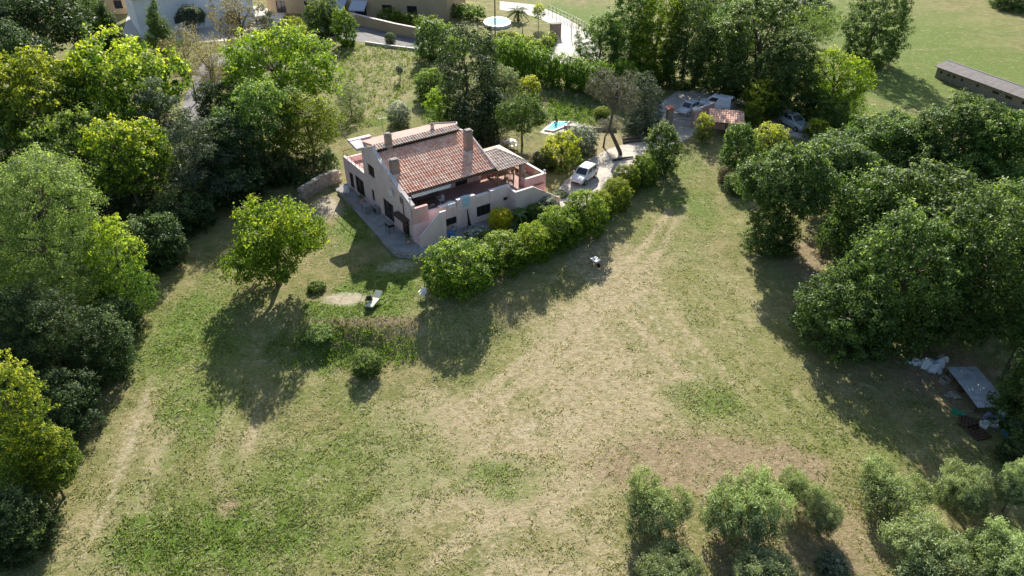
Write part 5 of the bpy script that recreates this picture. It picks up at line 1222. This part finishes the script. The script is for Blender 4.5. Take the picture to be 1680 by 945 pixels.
t = thing('gate_pillar', 'brick pillar at the mouth of the pale concrete road', 'pillar', P(911, 60), R(15), 'gate pillars'); mb = MB(); mb.box(-.9, .9, -.5, .5, -.1, 2.2); mb.build('shaft', M['brick'], t); mb = MB(); mb.box(-1.0, 1.0, -.6, .6, 2.2, 2.32); mb.build('cap', M['stone'], t)
# long shed
a, b = at(1533, 127), at(1680, 183); d = (b - a) / np.linalg.norm(b - a)
t = thing('long_shed', 'long low shed with grey fibre roof in the pasture', 'shed', tuple(a), math.atan2(d[1], d[0])); L = 30
mb = MB(); holes = []; x = .6
while x < L - 1.5:
    w_ = random.choice([.5, .8, 1.2]); holes.append((x, x + w_, .75, 1.25)); x += w_ + random.choice([.5, .9, 1.4, 2.2])
wall(mb, 0, L, -.2, lambda s: 1.6, holes, plY(0), .15); wall(mb, .16, 3.4, -.2, lambda s: 1.6, [(1, 2, .1, 1.4)], lambda s, z, dd: (dd, s, z), .15); mb.box(.15, L, 3.4, 3.55, -.2, 1.6)
mb.build('wall', M['bark_pale'], t)
for h in holes: window(t, plY(0), *h, dep=.06, bars=0, frame='bark_pale', pane='dark')
mb = MB(); mb.prism([(-.35, 1.58), (1.75, 2.25), (3.9, 1.58), (3.9, 1.66), (1.75, 2.35), (-.35, 1.66)], 'x', -.3, L + .3); mb.build('roof', M['roof_grey'], t)
mb = MB(); mb.box(-.3, L + .3, 1.68, 1.82, 2.35, 2.39); mb.build('ridge_cap', M['metal'], t)

# poles, wires and fence posts
def pole(label, px, py, H, r=.13, mt='bark_pale', arm=True, group='utility poles', name='utility_pole'):
    t = thing(name, label, 'pole', P(px, py), 0, group); mb = MB(); mb.tube([(0, 0, -.2), (0, 0, H)], [r, r * .7], 10); mb.build('post', M[mt], t)
    if arm:
        mb = MB(); mb.box(-.8, .8, -.05, .05, H - .6, H - .5); mb.build('crossarm', M[mt], t)
        mb = MB(); [mb.tube([(s, 0, H - .5), (s, 0, H - .35)], .05, 6) for s in (-.7, 0.35, .7)]; mb.build('insulators', M['stone'], t)
    return t
pole('tall timber utility pole rising from the conifers', 813, 104, 14); pole('shorter pole standing in the upper hedge', 857, 88, 5.0, .1, 'metal_grey', False)
pole('thin pole at the edge of the pale concrete road', 937, 62, 3.4, .07, 'metal_grey', False)
def wire(label, p0, z0, p1, z1, sag):
    a, b = at(*p0), at(*p1); a[2] += z0; b[2] += z1; mb = MB()
    mb.tube([tuple(np.array([0, 0, 0]) + (b - a) * s + np.array([0, 0, -sag * 4 * s * (1 - s)])) for s in np.linspace(0, 1, 15)], .018, 4); o = mb.build('power_cable', M['metal_grey']); o.location = a; tag(o, label, 'cable', 'overhead cables')
wire('overhead cable from the tall pole to the shorter pole', (813, 104), 12, (857, 88), 4.9, .5)
wire('overhead cable from the tall pole over the ochre villa', (813, 104), 13.3, (600, 20), 7, 1.2)
wire('overhead cable from the shorter pole to the thin roadside pole', (857, 88), 4.8, (937, 62), 3.3, .4)
fp = [at(*p) for p in [(900, 22), (925, 34), (945, 44), (962, 54), (985, 66)]]
t = thing('wire_fence', 'thin wire fence with posts between concrete road and green field', 'fence', tuple(fp[0]))
mb = MB()
for p, q in zip(fp[:-1], fp[1:]):
    for s in np.linspace(0, 1, 4, endpoint=False): c = p + (q - p) * s - fp[0]; pb_ = MB(); pb_.tube([(c[0], c[1], 0), (c[0], c[1], 1.7)], .05, 6); pb_.build('post', M['metal_grey'], t)
    for z in (.4, 1.0, 1.6): mb.tube([tuple(p - fp[0] + np.array([0, 0, z])), tuple(q - fp[0] + np.array([0, 0, z]))], .015, 4)
mb.build('wire', M['metal_grey'], t)

# ================================================================ junk under the oaks
def heap(name, label, cat, px, py, sx, sy, h, mt, seed=0, rz=0, n=22):
    V = []; g2 = np.random.default_rng(seed); xx, yy = np.meshgrid(np.linspace(-1, 1, n), np.linspace(-1, 1, n))
    r = np.sqrt(xx ** 2 + yy ** 2); z = h * np.clip(1 - r ** 2, 0, 1) ** .5 * (.35 + .9 * vnoise(xx * 2.3 + seed * 3.1 + 20, yy * 2.3 + 30)) + .08 * vnoise(xx * 7 + 10, yy * 7 + seed + 20)
    ang = np.arctan2(yy, xx); rr = 1 + .22 * np.sin(ang * 3 + seed) + .1 * np.sin(ang * 7)
    v_ = np.stack([xx * sx * rr, yy * sy * rr, z], -1).reshape(-1, 3); idx = np.arange(n * n).reshape(n, n)
    f_ = np.stack([idx[:-1, :-1].ravel(), idx[:-1, 1:].ravel(), idx[1:, 1:].ravel(), idx[1:, :-1].ravel()], 1)
    keep = (r.ravel()[f_] < 1.05).all(1); o = link(name, raw_mesh(name, v_, f_[keep]), M[mt]); o.location = P(px, py, .0); o.rotation_euler = (0, 0, rz); return tag(o, label, cat)
heap('tarpaulin', 'larger crumpled pale blue tarpaulin next to the corrugated sheet', 'tarpaulin', 1530, 603, .95, .65, .75, 'tarp', 1, .3)
heap('tarpaulin', 'smaller crumpled pale tarpaulin, farthest from the corrugated sheet', 'tarpaulin', 1502, 596, .7, .35, .4, 'tarp', 2, -.4)
heap('patterned_cloth', 'blue and white patterned cloth heap by the frame edge', 'cloth', 1664, 700, .7, .45, .4, 'purple', 3, -.2)
heap('grey_sack', 'grey sack on the ground beside the corrugated sheet', 'sack', 1562, 650, .5, .35, .35, 'stone', 4)
a, b, c = at(1553, 606), at(1601, 668), at(1650, 664)
q = at(1601, 668, .5); d1 = at(1552, 604, .5) - q; L1 = float(np.linalg.norm(d1)); L2 = 2.1
t = thing('lean_to', 'low lean-to roofed with a pale rusty corrugated sheet', 'shelter', tuple(q), math.atan2(d1[1], d1[0]))
mb = MB(); V = []; nn_ = 72
for i_ in range(nn_ + 1):
    y_ = -L2 * i_ / nn_; z_ = .55 + .045 * math.cos(i_ * math.pi / 3) + .06 * i_ / nn_
    V += [(-.1, y_, z_), (L1 * .5, y_, z_ + .05), (L1 + .1, y_, z_ - .03)]
mb.add(V, [(3 * i_ + k, 3 * i_ + k + 1, 3 * i_ + k + 4, 3 * i_ + k + 3) for i_ in range(nn_) for k in (0, 1)])
M['corr'] = mat('corrugated_sheet', (.60, .63, .68), .45, .2, var=.15, scale=2, dirt=(.28, .22, .18), dscale=1.6)
mb.build('roof_sheet', M['corr'], t)
mb = MB(); [mb.box(-.1, L1 + .1, y_ - .05, y_ + .05,   .42, .5) for y_ in (-.15, -L2 + .15)]; mb.build('beam', M['wood_dark'], t)
for x in (.1, L1 / 2, L1 - .1):
    for y_ in (-.15, -L2 + .15): mb = MB(); mb.box(x - .05, x + .05, y_ - .05, y_ + .05, -.05, .42); mb.build('post', M['wood_dark'], t)
box_thing('jerrycan', 'green plastic container lying below the lean-to', 'container', P(1570, 679, 0), R(-40), [('body', 'green', [(-.35, .35, -.13, .13, 0, .26)], []), ('cap', 'plastic_white', [], [([(.35, 0, .18), (.42, 0, .18)], .05)])])
box_thing('plastic_box', 'flat pale blue box lid on the ground below the lean-to', 'box', P(1626, 697, 0), R(-12), [('body', 'tarp', [(-.38, .38, -.22, .22, 0, .14)], []), ('rim', 'plastic_white', [(-.4, .4, -.24, .24, .14, .18)], [])], 'boxes in the junk pile')
box_thing('plastic_box', 'upright pale box leaning nearest the lean-to corner', 'box', P(1643, 682, 0), R(30), [('body', 'tarp', [(-.24, .24, -.2, .2, 0, .45)], []), ('lid', 'white', [(-.26, .26, -.22, .22, .45, .5)], [])], 'boxes in the junk pile')
for k, (x, y, rz, lb) in enumerate(((1604, 712, .3, 'dark wooden pallet lying flat below the green container'), (1590, 695, 1.0, 'second dark pallet, closer to the lean-to'))):
    t = thing('pallet', lb, 'pallet', P(x, y), rz, 'pallets in the junk pile')
    mb = MB(); [mb.box(-.6, .6, -.5 + .2 * j, -.36 + .2 * j, .10, .125) for j in range(6)]; mb.build('boards', M['wood_dark'], t); mb = MB(); [mb.box(x_ - .05, x_ + .05, -.5, .64, 0, .10) for x_ in (-.5, 0, .5)]; mb.build('runners', M['wood_dark'], t)
heap('rag_heap', 'grey and white rags beside the upright pale box', 'rags', 1622, 684, .5, .3, .3, 'purple', 6, .6)

for k, (x, y, rz, sc, mt, lb) in enumerate(((1548, 628, .4, .5, 'stone', 'grey crate just below the larger tarpaulin'), (1612, 700, 1.2, .4, 'plastic_white', 'small white crate between the pallets and the box lid'), (1652, 712, .2, .5, 'blue', 'blue crate in front of the patterned cloth'), (1576, 640, -.6, .45, 'wood_dark', 'dark crate half under the edge of the corrugated sheet'))):
    t = thing('crate', lb, 'crate', P(x, y), rz, 'crates in the junk pile'); h_ = sc * .8
    mb = MB(); mb.box(-sc / 2, sc / 2, -sc / 2, sc / 2, 0, .03); [mb.box(*b_) for b_ in ((-sc / 2, -sc / 2 + .03, -sc / 2, sc / 2, .031, h_), (sc / 2 - .03, sc / 2, -sc / 2, sc / 2, .031, h_), (-sc / 2 + .031, sc / 2 - .031, -sc / 2, -sc / 2 + .03, .031, h_), (-sc / 2 + .031, sc / 2 - .031, sc / 2 - .03, sc / 2, .031, h_))]; mb.build('sides', M[mt], t)
for k, (x, y, rz, L, mt, lb) in enumerate(((1588, 676, .2, 1.6, 'bark_pale', 'pale plank beside the green container'), (1640, 705, -.5, 1.4, 'metal', 'bright metal strip near the patterned cloth'), (1515, 622, .9, 1.2, 'bark_pale', 'short pale plank below the two tarpaulins'))):
    mb = MB(); mb.box(-L / 2, L / 2, -.09, .09, 0, .03); o = mb.build('plank', M[mt]); o.location = P(x, y, .01); o.rotation_euler = (0, 0, rz); tag(o, lb, 'plank', 'planks in the junk pile')
heap('tarpaulin', 'flat pale sheet of plastic lying below the upright pale box', 'tarpaulin', 1634, 690, .55, .35, .15, 'tarp', 9, .5)
heap('tarpaulin', 'white crumpled plastic touching the corner of the corrugated sheet', 'tarpaulin', 1545, 592, .5, .35, .5, 'plastic_white', 11, .8)
